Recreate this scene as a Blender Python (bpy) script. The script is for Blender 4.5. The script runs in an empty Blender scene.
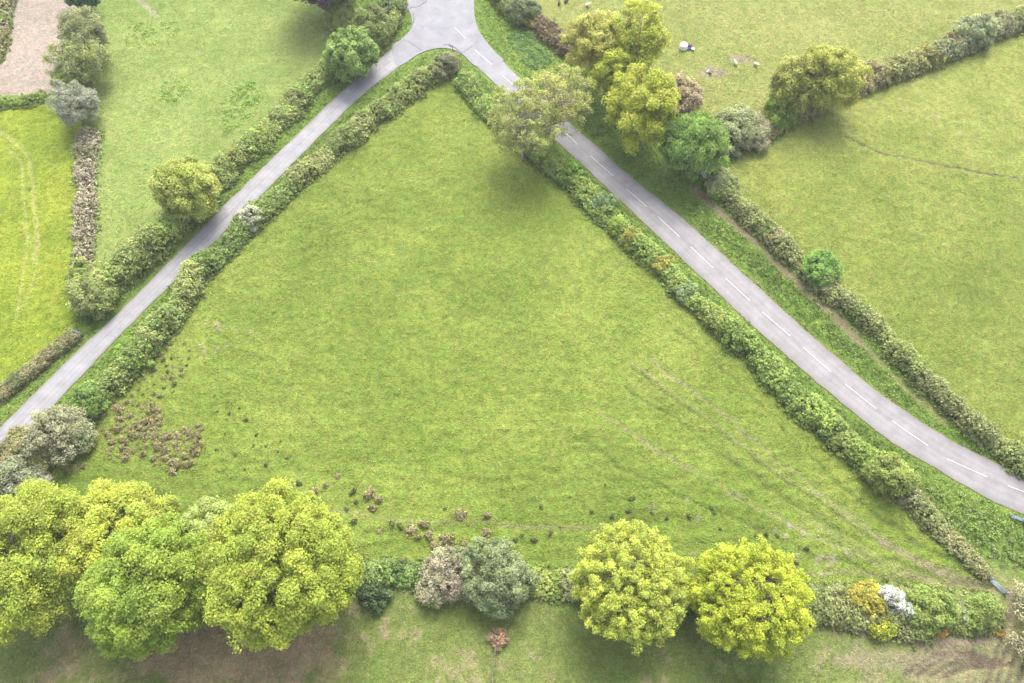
import bpy, bmesh, math
import numpy as np
from mathutils import Vector
from mathutils.geometry import tessellate_polygon

S = bpy.context.scene
COL = S.collection
R_ = math.radians

# ------------------------------------------------------------------ camera (a drone at 120 m)
PITCH, F, H = R_(61.0), 780.0, 120.0
W_, H_ = 1024, 683
cam_d = bpy.data.cameras.new('drone_camera')
cam_d.sensor_width = 36.0
cam_d.lens = F / W_ * 36.0
cam_d.clip_end = 6000
cam = bpy.data.objects.new('drone_camera', cam_d)
COL.objects.link(cam)
cam.location = (0, 0, H)
cam.rotation_euler = (R_(90) - PITCH, 0, 0)
S.camera = cam
_f = np.array([0, math.cos(PITCH), -math.sin(PITCH)])
_u = np.array([0, math.sin(PITCH), math.cos(PITCH)])


def at(px, py, h=0.0):
    """the point of the plane z = h seen at this place of the survey photograph"""
    d = np.array([1., 0, 0]) * (px - W_ / 2) / F - _u * (py - H_ / 2) / F + _f
    t = (H - h) / -d[2]
    return np.array([d[0] * t, d[1] * t, h])


def ppm(p):
    """picture points per metre near a world point"""
    return F / float(np.dot(np.asarray(p) - np.array([0, 0, H]), _f))


def path(pts, h=0.0):
    return np.array([at(x, y, h) for x, y in pts])


# ------------------------------------------------------------------ world, sun
world = bpy.data.worlds.new('World')
S.world = world
world.use_nodes = True
nt = world.node_tree
SUN_EL, SUN_AZ = R_(54), R_(9)          # azimuth clockwise from +Y
sky = nt.nodes.new('ShaderNodeTexSky')
sky.sky_type = 'NISHITA'
sky.sun_disc = False
sky.sun_elevation = SUN_EL
sky.sun_rotation = SUN_AZ
sky.dust_density = 4.0
sky.ozone_density = 0.6
hsv = nt.nodes.new('ShaderNodeHueSaturation')
hsv.inputs['Saturation'].default_value = 0.45
bg = nt.nodes['Background']
nt.links.new(sky.outputs[0], hsv.inputs['Color'])
nt.links.new(hsv.outputs[0], bg.inputs['Color'])
bg.inputs['Strength'].default_value = 0.15
sl = bpy.data.lights.new('sun', 'SUN')
sl.energy = 1.5
sl.angle = R_(32)
sl.color = (1.0, 0.95, 0.87)
so = bpy.data.objects.new('sun', sl)
COL.objects.link(so)
sd = Vector((math.sin(SUN_AZ) * math.cos(SUN_EL), math.cos(SUN_AZ) * math.cos(SUN_EL), math.sin(SUN_EL)))
so.rotation_euler = sd.to_track_quat('Z', 'Y').to_euler()
so.location = (30, 200, 200)
S.view_settings.view_transform = 'Standard'
S.view_settings.look = 'None'
S.view_settings.exposure = 1.93
S.view_settings.gamma = 1.0
S.view_settings.use_curve_mapping = False
S.cycles.max_bounces = 7
S.cycles.diffuse_bounces = 4
S.cycles.transmission_bounces = 5
S.cycles.use_denoising = True

# ------------------------------------------------------------------ noise


def _lat(ix, iy, seed):
    n = (ix.astype(np.int64) * 374761393 + iy.astype(np.int64) * 668265263 + seed * 974634777) & 0x7fffffff
    n = ((n ^ (n >> 13)) * 1274126177) & 0x7fffffff
    n = (n ^ (n >> 16)) & 0xffff
    return n / 65535.0 * 2 - 1


def vnoise(x, y, seed=0):
    ix, iy = np.floor(x), np.floor(y)
    fx, fy = x - ix, y - iy
    fx = fx * fx * (3 - 2 * fx)
    fy = fy * fy * (3 - 2 * fy)
    a, b = _lat(ix, iy, seed), _lat(ix + 1, iy, seed)
    c, d = _lat(ix, iy + 1, seed), _lat(ix + 1, iy + 1, seed)
    return (a * (1 - fx) + b * fx) * (1 - fy) + (c * (1 - fx) + d * fx) * fy


def fbm(x, y, scale, octs=3, seed=0):
    o, a, t = 0, 1.0, 0
    for k in range(octs):
        # turned lattice on every octave so no axis shows
        th = 0.6 + k * 1.1 + seed
        c, s = math.cos(th), math.sin(th)
        o = o + a * vnoise((x * c - y * s) / scale, (x * s + y * c) / scale, seed * 17 + k)
        t += a
        a *= 0.55
        scale *= 0.48
    return o / t * 1.5


def sstep(a, b, x):
    t = np.clip((x - a) / (b - a), 0, 1)
    return t * t * (3 - 2 * t)


def resample(P, step):
    P = np.asarray(P, float)
    # Catmull-Rom through the points, then even steps
    Q = np.vstack([2 * P[0] - P[1], P, 2 * P[-1] - P[-2]])
    out = []
    for i in range(1, len(Q) - 2):
        p0, p1, p2, p3 = Q[i - 1], Q[i], Q[i + 1], Q[i + 2]
        for t in np.linspace(0, 1, 12, endpoint=False):
            out.append(0.5 * (2 * p1 + (p2 - p0) * t + (2 * p0 - 5 * p1 + 4 * p2 - p3) * t * t + (3 * p1 - p0 - 3 * p2 + p3) * t ** 3))
    out.append(P[-1])
    out = np.array(out)
    d = np.r_[0, np.cumsum(np.linalg.norm(np.diff(out, axis=0), axis=1))]
    n = max(2, int(round(d[-1] / step)) + 1)
    s = np.linspace(0, d[-1], n)
    return np.stack([np.interp(s, d, out[:, k]) for k in range(out.shape[1])], 1)


def pdist(x, y, P):
    """distance of points to a polyline"""
    best = np.full(x.shape, 1e9)
    for a, b in zip(P[:-1], P[1:]):
        dx, dy = b[0] - a[0], b[1] - a[1]
        L = dx * dx + dy * dy + 1e-9
        t = np.clip(((x - a[0]) * dx + (y - a[1]) * dy) / L, 0, 1)
        best = np.minimum(best, (x - a[0] - t * dx) ** 2 + (y - a[1] - t * dy) ** 2)
    return np.sqrt(best)


def inpoly(x, y, P):
    r = np.zeros(x.shape, bool)
    n = len(P)
    for i in range(n):
        a, b = P[i], P[(i + 1) % n]
        if a[1] == b[1]:
            continue
        c = ((a[1] > y) != (b[1] > y)) & (x < (b[0] - a[0]) * (y - a[1]) / (b[1] - a[1]) + a[0])
        r ^= c
    return r


# ------------------------------------------------------------------ materials


def new_mat(name):
    m = bpy.data.materials.new(name)
    m.use_nodes = True
    m.node_tree.nodes.clear()
    return m, m.node_tree


def N(t, typ, **kw):
    n = t.nodes.new(typ)
    for k, v in kw.items():
        if k in n.inputs:
            n.inputs[k].default_value = v
        else:
            setattr(n, k, v)
    return n


def leaf_material(name, trans=0.42, rough=0.55, warm=(1.15, 1.1, 0.55)):
    m, t = new_mat(name)
    a = N(t, 'ShaderNodeAttribute', attribute_name='tint')
    pr = N(t, 'ShaderNodeBsdfPrincipled', Roughness=rough)
    pr.inputs['Specular IOR Level'].default_value = 0.25
    tl = N(t, 'ShaderNodeBsdfTranslucent')
    mul = N(t, 'ShaderNodeMixRGB', blend_type='MULTIPLY', Fac=1.0)
    mul.inputs[2].default_value = (*warm, 1)
    mx = N(t, 'ShaderNodeMixShader', Fac=trans)
    out = N(t, 'ShaderNodeOutputMaterial')
    L = t.links.new
    L(a.outputs['Color'], pr.inputs['Base Color'])
    L(a.outputs['Color'], mul.inputs[1])
    L(mul.outputs[0], tl.inputs['Color'])
    L(pr.outputs[0], mx.inputs[1])
    L(tl.outputs[0], mx.inputs[2])
    L(mx.outputs[0], out.inputs['Surface'])
    return m


def solid(name, col, rough=0.8, var=0.25, scale=3.0, metal=0.0):
    m, t = new_mat(name)
    tc = N(t, 'ShaderNodeTexCoord')
    no = N(t, 'ShaderNodeTexNoise', Scale=scale, Detail=4.0)
    cr = N(t, 'ShaderNodeMapRange')
    cr.inputs['From Min'].default_value = 0.25
    cr.inputs['From Max'].default_value = 0.75
    cr.inputs['To Min'].default_value = 1 - var
    cr.inputs['To Max'].default_value = 1 + var
    mu = N(t, 'ShaderNodeVectorMath', operation='MULTIPLY')
    mu.inputs[0].default_value = col
    pr = N(t, 'ShaderNodeBsdfPrincipled', Roughness=rough, Metallic=metal)
    out = N(t, 'ShaderNodeOutputMaterial')
    L = t.links.new
    L(tc.outputs['Object'], no.inputs['Vector'])
    L(no.outputs['Fac'], cr.inputs['Value'])
    L(cr.outputs[0], mu.inputs[1])
    L(mu.outputs[0], pr.inputs['Base Color'])
    L(pr.outputs[0], out.inputs['Surface'])
    return m


M_LEAF = leaf_material('leaves')
M_TWIG = leaf_material('dry_leaves', trans=0.12, warm=(1, 1, 0.9))
M_BARK = solid('bark', (0.17, 0.14, 0.115), 0.9, 0.35, 2.0)
M_PALEBARK = solid('pale_bark', (0.21, 0.185, 0.16), 0.9, 0.3, 2.0)
M_STEM = solid('hedge_stems', (0.15, 0.115, 0.09), 0.9, 0.4, 1.5)
M_WOOD = solid('weathered_wood', (0.19, 0.165, 0.135), 0.85, 0.25, 4.0)
M_DARKWOOD = solid('tarred_wood', (0.06, 0.052, 0.045), 0.8, 0.3, 4.0)
M_GALV = solid('galvanised_steel', (0.19, 0.26, 0.34), 0.5, 0.15, 6.0, 0.2)
M_FLEECE = solid('fleece', (0.62, 0.59, 0.52), 0.95, 0.18, 9.0)
M_DARKFLEECE = solid('dark_fleece', (0.05, 0.045, 0.045), 0.95, 0.2, 9.0)
M_WRAP = solid('bale_wrap', (0.72, 0.74, 0.76), 0.35, 0.08, 2.0)
M_BLUE = solid('blue_plastic', (0.06, 0.14, 0.38), 0.4, 0.1, 3.0)
M_RED = solid('red_plastic', (0.40, 0.05, 0.10), 0.4, 0.1, 3.0)
M_WHITE = solid('white_plastic', (0.72, 0.72, 0.72), 0.4, 0.08, 3.0)
M_GREENP = solid('green_plastic', (0.04, 0.20, 0.14), 0.4, 0.1, 3.0)
M_SIGN = solid('sign_white', (0.7, 0.7, 0.68), 0.5, 0.1, 3.0)


def ground_material():
    m, t = new_mat('turf')
    L = t.links.new
    a = N(t, 'ShaderNodeAttribute', attribute_name='tint')
    b = N(t, 'ShaderNodeAttribute', attribute_name='bareness')
    g = N(t, 'ShaderNodeNewGeometry')
    n1 = N(t, 'ShaderNodeTexNoise', Scale=1.9, Detail=6.0, Roughness=0.75)
    n2 = N(t, 'ShaderNodeTexNoise', Scale=0.55, Detail=4.0, Roughness=0.6)
    L(g.outputs['Position'], n1.inputs['Vector'])
    L(g.outputs['Position'], n2.inputs['Vector'])
    r1 = N(t, 'ShaderNodeMapRange')
    for k, v in (('From Min', 0.3), ('From Max', 0.7), ('To Min', 0.66), ('To Max', 1.34)):
        r1.inputs[k].default_value = v
    L(n1.outputs['Fac'], r1.inputs['Value'])
    mu = N(t, 'ShaderNodeVectorMath', operation='MULTIPLY')
    L(a.outputs['Color'], mu.inputs[0])
    L(r1.outputs[0], mu.inputs[1])
    # yellow and deep green swings inside the turf
    r2 = N(t, 'ShaderNodeMapRange')
    for k, v in (('From Min', 0.35), ('From Max', 0.68), ('To Min', 0.0), ('To Max', 1.0)):
        r2.inputs[k].default_value = v
    L(n2.outputs['Fac'], r2.inputs['Value'])
    hs = N(t, 'ShaderNodeMixRGB', blend_type='MIX')
    hs.inputs[1].default_value = (0.88, 0.99, 0.86, 1)
    hs.inputs[2].default_value = (1.13, 1.02, 1.06, 1)
    L(r2.outputs[0], hs.inputs[0])
    mu2 = N(t, 'ShaderNodeVectorMath', operation='MULTIPLY')
    L(mu.outputs[0], mu2.inputs[0])
    L(hs.outputs[0], mu2.inputs[1])
    pr = N(t, 'ShaderNodeBsdfPrincipled', Roughness=0.85)
    pr.inputs['Specular IOR Level'].default_value = 0.15
    L(mu2.outputs[0], pr.inputs['Base Color'])
    n3 = N(t, 'ShaderNodeTexNoise', Scale=3.5, Detail=4.0, Roughness=0.65)
    L(g.outputs['Position'], n3.inputs['Vector'])
    bp = N(t, 'ShaderNodeBump', Strength=1.0, Distance=0.4)
    L(n3.outputs['Fac'], bp.inputs['Height'])
    L(bp.outputs[0], pr.inputs['Normal'])
    out = N(t, 'ShaderNodeOutputMaterial')
    L(pr.outputs[0], out.inputs['Surface'])
    return m


def asphalt_material(name, base, track, pale=None):
    m, t = new_mat(name)
    L = t.links.new
    a = N(t, 'ShaderNodeAttribute', attribute_name='across')
    g = N(t, 'ShaderNodeNewGeometry')
    ab = N(t, 'ShaderNodeMath', operation='ABSOLUTE')
    L(a.outputs['Fac'], ab.inputs[0])
    n1 = N(t, 'ShaderNodeTexNoise', Scale=0.35, Detail=6.0, Roughness=0.65)
    n2 = N(t, 'ShaderNodeTexNoise', Scale=7.0, Detail=4.0, Roughness=0.7)
    L(g.outputs['Position'], n1.inputs['Vector'])
    L(g.outputs['Position'], n2.inputs['Vector'])
    # worn pale wheel paths, grimy edges
    cr = N(t, 'ShaderNodeValToRGB')
    e = cr.color_ramp.elements
    e[0].position, e[0].color = 0.0, (*[c * 0.93 for c in base], 1)
    e[1].position, e[1].color = 1.0, (0.09, 0.075, 0.045, 1)
    for p, c in ((0.22, track), (0.40, base), (0.55, track), (0.72, base), (0.90, [x * 0.9 for x in base]), (0.955, (0.135, 0.112, 0.088))):
        k = e.new(p)
        k.color = (*c, 1)
    ad = N(t, 'ShaderNodeMath', operation='MULTIPLY_ADD')
    ad.inputs[1].default_value = 0.09
    L(n1.outputs['Fac'], ad.inputs[0])
    sb = N(t, 'ShaderNodeMath', operation='SUBTRACT')
    sb.inputs[1].default_value = 0.045
    L(ab.outputs[0], sb.inputs[0])
    L(sb.outputs[0], ad.inputs[2])
    L(ad.outputs[0], cr.inputs[0])
    r = N(t, 'ShaderNodeMapRange')
    for k, v in (('From Min', 0.32), ('From Max', 0.68), ('To Min', 0.78), ('To Max', 1.14)):
        r.inputs[k].default_value = v
    L(n1.outputs['Fac'], r.inputs['Value'])
    r2 = N(t, 'ShaderNodeMapRange')
    for k, v in (('From Min', 0.3), ('From Max', 0.7), ('To Min', 0.88), ('To Max', 1.12)):
        r2.inputs[k].default_value = v
    L(n2.outputs['Fac'], r2.inputs['Value'])
    m1 = N(t, 'ShaderNodeVectorMath', operation='MULTIPLY')
    m2 = N(t, 'ShaderNodeVectorMath', operation='MULTIPLY')
    L(cr.outputs[0], m1.inputs[0])
    L(r.outputs[0], m1.inputs[1])
    L(m1.outputs[0], m2.inputs[0])
    L(r2.outputs[0], m2.inputs[1])
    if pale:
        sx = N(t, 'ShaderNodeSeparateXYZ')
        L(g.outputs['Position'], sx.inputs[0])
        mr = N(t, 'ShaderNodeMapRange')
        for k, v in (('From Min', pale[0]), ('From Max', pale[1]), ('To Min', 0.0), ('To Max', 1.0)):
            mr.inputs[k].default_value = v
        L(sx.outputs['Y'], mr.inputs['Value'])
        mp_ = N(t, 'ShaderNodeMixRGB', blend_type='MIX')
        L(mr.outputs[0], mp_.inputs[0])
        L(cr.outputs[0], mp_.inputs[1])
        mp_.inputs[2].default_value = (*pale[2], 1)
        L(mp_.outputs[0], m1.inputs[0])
    pr = N(t, 'ShaderNodeBsdfPrincipled', Roughness=0.8)
    L(m2.outputs[0], pr.inputs['Base Color'])
    out = N(t, 'ShaderNodeOutputMaterial')
    L(pr.outputs[0], out.inputs['Surface'])
    return m


M_TURF = ground_material()
M_LANE = asphalt_material('lane_asphalt', (0.160, 0.157, 0.164), (0.183, 0.18, 0.187))
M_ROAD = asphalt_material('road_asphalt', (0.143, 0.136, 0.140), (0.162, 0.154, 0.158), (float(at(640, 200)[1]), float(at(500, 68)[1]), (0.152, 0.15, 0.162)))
M_JUNC = asphalt_material('junction_asphalt', (0.150, 0.150, 0.165), (0.158, 0.158, 0.174))
M_PAINT = solid('road_paint', (0.36, 0.355, 0.36), 0.7, 0.35, 5.0)
M_TAR = solid('patched_asphalt', (0.075, 0.072, 0.08), 0.8, 0.2, 3.0)

# ------------------------------------------------------------------ mesh helpers


def np_mesh(name, V, Fc, tint=None, smooth=False, extra=None):
    me = bpy.data.meshes.new(name)
    V = np.ascontiguousarray(V, np.float32)
    Fc = np.ascontiguousarray(Fc, np.int32)
    k = Fc.shape[1]
    me.vertices.add(len(V))
    me.vertices.foreach_set('co', V.ravel())
    me.loops.add(Fc.size)
    me.loops.foreach_set('vertex_index', Fc.ravel())
    me.polygons.add(len(Fc))
    me.polygons.foreach_set('loop_start', np.arange(0, Fc.size, k, dtype=np.int32))
    if smooth:
        me.polygons.foreach_set('use_smooth', np.ones(len(Fc), bool))
    if tint is not None:
        at_ = me.attributes.new('tint', 'FLOAT_COLOR', 'POINT')
        c = np.ones((len(V), 4), np.float32)
        c[:, :3] = tint
        at_.data.foreach_set('color', c.ravel())
    for n, v in (extra or {}).items():
        at_ = me.attributes.new(n, 'FLOAT', 'POINT')
        at_.data.foreach_set('value', np.ascontiguousarray(v, np.float32))
    me.update(calc_edges=True)
    return me


def link(name, me, mat, parent=None, loc=None):
    o = bpy.data.objects.new(name, me)
    if mat is not None and len(me.materials) == 0:
        me.materials.append(mat)
    COL.objects.link(o)
    if parent is not None:
        o.parent = parent
    if loc is not None:
        o.location = loc
    return o


def tag(o, label, cat, group=None):
    o['label'] = label
    o['category'] = cat
    if group:
        o['group'] = group
    return o


def thing(name, label, cat, loc=(0, 0, 0), rz=0, group=None):
    o = bpy.data.objects.new(name, None)
    o.empty_display_size = 0.5
    COL.objects.link(o)
    o.location = loc
    o.rotation_euler = (0, 0, rz)
    return tag(o, label, cat, group)


def nrm(v):
    return v / (np.linalg.norm(v, axis=-1, keepdims=True) + 1e-9)


def tubes(segs, k=5):
    """segs: rows of p0(3) p1(3) r0 r1 -> one mesh of tapered tubes"""
    A = np.asarray(segs, float)
    p0, p1, r0, r1 = A[:, 0:3], A[:, 3:6], A[:, 6], A[:, 7]
    d = nrm(p1 - p0)
    ref = np.where(np.abs(d[:, 2:3]) > 0.9, np.array([[1., 0, 0]]), np.array([[0, 0, 1.]]))
    a = nrm(np.cross(d, ref))
    b = np.cross(d, a)
    n = len(A)
    th = np.arange(k) / k * 2 * math.pi
    ring = np.cos(th)[None, :, None] * a[:, None] + np.sin(th)[None, :, None] * b[:, None]
    V = np.concatenate([p0[:, None] + ring * r0[:, None, None], p1[:, None] + ring * r1[:, None, None]], 1).reshape(-1, 3)
    i = np.arange(k)
    j = (i + 1) % k
    q = np.stack([i, j, j + k, i + k], 1)
    Fc = (q[None] + (np.arange(n) * 2 * k)[:, None, None]).reshape(-1, 4)
    return V, Fc


def boxes(lst):
    """lst of (cx,cy,cz,sx,sy,sz,rotz)"""
    V, Fc = [], []
    f = np.array([[0, 2, 3, 1], [4, 5, 7, 6], [0, 1, 5, 4], [2, 6, 7, 3], [0, 4, 6, 2], [1, 3, 7, 5]])
    for cx, cy, cz, sx, sy, sz, rz in lst:
        p = np.array([[x, y, z] for z in (-.5, .5) for y in (-.5, .5) for x in (-.5, .5)]) * (sx, sy, sz)
        c, s = math.cos(rz), math.sin(rz)
        p = np.stack([p[:, 0] * c - p[:, 1] * s + cx, p[:, 0] * s + p[:, 1] * c + cy, p[:, 2] + cz], 1)
        Fc.append(f + 8 * len(V))
        V.append(p)
    return np.vstack(V), np.vstack(Fc)


def leaves(rng, C, r, n, size, tint, squash=1.0, up=0.8, spread=(0.7, 1.15), hang=0.0, var=0.2, jit=0.6, low=-0.45, asp=0.62):
    """leaf-sized faces over the surfaces of lumps"""
    C, r, tint = np.asarray(C, float), np.asarray(r, float), np.asarray(tint, float)
    n = np.broadcast_to(np.asarray(n), (len(C),)).astype(int)
    idx = np.repeat(np.arange(len(C)), n)
    m = len(idx)
    d = nrm(rng.normal(size=(m, 3)))
    z = d[:, 2]
    d[:, 2] = np.where(z < low, -z * 0.7, z)
    rad = r[idx] * rng.uniform(*spread, m)
    p = C[idx] + d * rad[:, None] * np.array([1, 1, squash])
    nn = nrm(d + np.array([0, 0, up]) + rng.normal(size=(m, 3)) * jit)
    tt = nrm(np.cross(nn, rng.normal(size=(m, 3))))
    if hang:
        tt = nrm(tt + np.array([0, 0, -hang]))
        nn = nrm(np.cross(tt, np.cross(nn, tt)))
    bb = np.cross(nn, tt)
    s = size * rng.uniform(0.55, 1.35, m)[:, None]
    bend = nn * s * rng.uniform(-0.3, 0.3, m)[:, None]
    V = np.stack([p - tt * s, p - bb * s * asp + bend, p + tt * s, p + bb * s * asp + bend], 1).reshape(-1, 3)
    Fc = np.arange(m * 4).reshape(-1, 4)
    tc = tint[idx] * np.exp(rng.normal(size=(m, 1)) * var) * (1 + rng.normal(size=(m, 3)) * np.array([0.06, 0.03, 0.10]))
    tc = np.clip(tc, 0.004, 0.6)
    return V, Fc, np.repeat(tc, 4, 0)


def palette_mix(rng, pal, n):
    pal = np.asarray(pal, float)
    w = rng.dirichlet(np.ones(len(pal)) * 0.7, n)
    return w @ pal * 1.3


# ------------------------------------------------------------------ trees and shrubs


def crown_shape(rng, Rx, rz, hc, n_puff, puff, low=-0.55, lobes=0.16, inner=0.22):
    """centres and radii of the leaf clumps over an uneven ellipsoid"""
    n = n_puff
    i = np.arange(n) + 0.5
    z = 1 - (1 - low) * i / n
    th = i * 2.399963 + rng.uniform(0, 6.28)
    rr = np.sqrt(np.clip(1 - z * z, 0, 1))
    d = np.stack([rr * np.cos(th), rr * np.sin(th), z], 1)
    d = nrm(d + rng.normal(size=d.shape) * 0.16)
    ld = nrm(rng.normal(size=(7, 3)) + np.array([0, 0, 0.3]))
    lob = (np.clip(d @ ld.T, 0, 1) ** 4 * rng.uniform(-0.7, 1.3, 7)).sum(1)
    rad = 1 + lobes * lob + rng.normal(size=n) * 0.085
    pr = puff * rng.uniform(0.72, 1.3, n)
    k = np.where(rng.random(n) < inner, rng.uniform(0.45, 0.8, n), 1.0) * rad
    C = d * (np.array([Rx, Rx, rz]) - puff * 0.75) * k[:, None]
    th = rng.uniform(0, 3.14)
    st = rng.uniform(0.84, 1.0)
    ax = np.array([math.cos(th), math.sin(th)])
    C[:, :2] += np.outer(C[:, :2] @ ax, ax) * (st - 1) + np.outer(C[:, :2] @ ax[::-1] * [1], ax[::-1]) * 0
    C[:, 2] += hc
    C[:, 2] = np.maximum(C[:, 2], pr * 0.5)
    return C, pr, d


def plant(name, label, cat, px, py, wpx, pal, seed, aspect=0.85, trunk=0.4, n_puff=60, puff=0.24, leaf=0.36, dens=1.0, subs=9, limb=1.0, twigs=2,
          bark=None, low=-0.5, lobes=0.2, inner=0.28, group=None, hang=0.0, up=0.8, mat=None, var=0.2, spec2=None, multi=False, sub_r=0.5, pvar=0.11, hfix=None):
    """tree or shrub whose crown is seen round (px,py), wpx picture points wide"""
    rng = np.random.default_rng(seed)
    Rx = wpx / 2 / 6.0
    for _ in range(4):
        rz = Rx * aspect
        hc = rz * (1 if not multi else 0.75) + trunk * Rx * 2 * 0.5
        if multi:
            hc = rz * 0.55
        if hfix:
            hc = hfix
        P = at(px, py, hc)
        Rx = wpx / 2 / ppm(P)
    base = np.array([P[0], P[1], 0.0])
    root = thing(name, label, cat, base, 0, group)
    pf = puff * Rx
    leaf = leaf * (0.62 if cat == 'tree' else 0.7)
    var = 0.13
    pal = np.asarray(pal, float) * np.array([0.98, 1.02, 1.12]) if cat == 'tree' else pal
    if puff > 0.16:                      # many small leaf clumps rather than a few big ones
        kk = puff / max(0.115, puff * 0.68)
        n_puff, puff, subs = int(n_puff * kk ** 1.7), puff / kk, 6
    C, pr, d = crown_shape(rng, Rx, rz, hc, n_puff, pf, low, lobes, inner)
    pt = palette_mix(rng, pal, n_puff) * np.exp(rng.normal(size=(n_puff, 1)) * pvar)
    # small clumps on each big clump
    ns = subs
    si = np.repeat(np.arange(n_puff), ns)
    sdv = nrm(rng.normal(size=(len(si), 3)) + d[si] * 0.7 + np.array([0, 0, 0.25]))
    SC = C[si] + sdv * pr[si][:, None] * 0.72
    SC[:, 2] = np.maximum(SC[:, 2], 0.15)
    SR = pr[si] * sub_r * rng.uniform(0.7, 1.25, len(si))
    area = 4 * math.pi * SR ** 2 * 0.7
    nl = np.clip(area / (leaf * leaf * 1.2) * 1.1 * dens, 3, 150)
    nl = np.floor(nl + rng.random(len(nl))).astype(int)
    ts = pt[si] * np.exp(rng.normal(size=(len(si), 1)) * 0.08)
    V, Fc, T = leaves(rng, SC, SR, nl, leaf, ts, up=up, hang=hang, var=var, spread=(0.6, 1.4))
    V[:, 2] = np.maximum(V[:, 2], 0.03)
    link('crown', np_mesh('crown', V, Fc, T), mat or M_LEAF, root)
    # trunk, limbs, twigs
    segs = []
    tr = max(0.05, 0.045 * Rx * 1.3) * limb
    if multi:
        for q in range(7):
            a = rng.uniform(0, 6.28)
            e = np.array([math.cos(a) * Rx * 0.5, math.sin(a) * Rx * 0.5, hc + rz * rng.uniform(-0.1, 0.4)])
            s0 = np.array([math.cos(a), math.sin(a), 0]) * 0.12 * Rx
            m_ = s0 * 0.5 + e * 0.5 + np.array([0, 0, 0.1 * rz])
            segs += [[*s0, *m_, tr * 0.6, tr * 0.4], [*m_, *e, tr * 0.4, tr * 0.12]]
        top = np.array([0, 0, hc * 0.5])
        tz0, tz1 = 0.15 * hc, 0.7 * hc
    else:
        top_z = hc + rz * 0.35
        zz = np.linspace(0, top_z, 6)
        off = np.cumsum(rng.normal(size=(6, 2)) * 0.03 * Rx, 0)
        off[0] = 0
        tp = np.column_stack([off, zz])
        tp[0, 2] = -0.1
        rr = tr * np.array([1.35, 1.0, 0.85, 0.65, 0.42, 0.2])
        for q in range(5):
            segs.append([*tp[q], *tp[q + 1], rr[q], rr[q + 1]])
        tz0, tz1 = max(0.25 * hc, hc - rz * 0.8), hc + rz * 0.2
    for q in range(n_puff):
        c = C[q]
        zs = np.clip(c[2] - np.linalg.norm(c[:2]) * rng.uniform(0.5, 0.9), tz0, tz1)
        s0 = np.array([0, 0, zs]) if multi else np.array([np.interp(zs, zz, tp[:, 0]), np.interp(zs, zz, tp[:, 1]), zs])
        m_ = s0 * 0.5 + c * 0.5 + np.array([0, 0, -0.03 * Rx]) + rng.normal(size=3) * 0.07 * Rx
        lr = tr * 0.26 * rng.uniform(0.6, 1.2)
        segs += [[*s0, *m_, lr, lr * 0.7], [*m_, *c, lr * 0.7, lr * 0.35]]
        if twigs:
            ks = rng.choice(ns, min(ns, twigs), replace=False)
            for k_ in ks:
                e = SC[q * ns + k_] + (SC[q * ns + k_] - c) * 0.35
                segs.append([*c, *e, lr * 0.35, lr * 0.12])
    V, Fc = tubes(segs, 5)
    V[:, 2] = np.maximum(V[:, 2], -0.1)
    link('trunk' if not multi else 'stems', np_mesh('trunk', V, Fc, smooth=True), bark or M_BARK, root)
    return root


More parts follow.
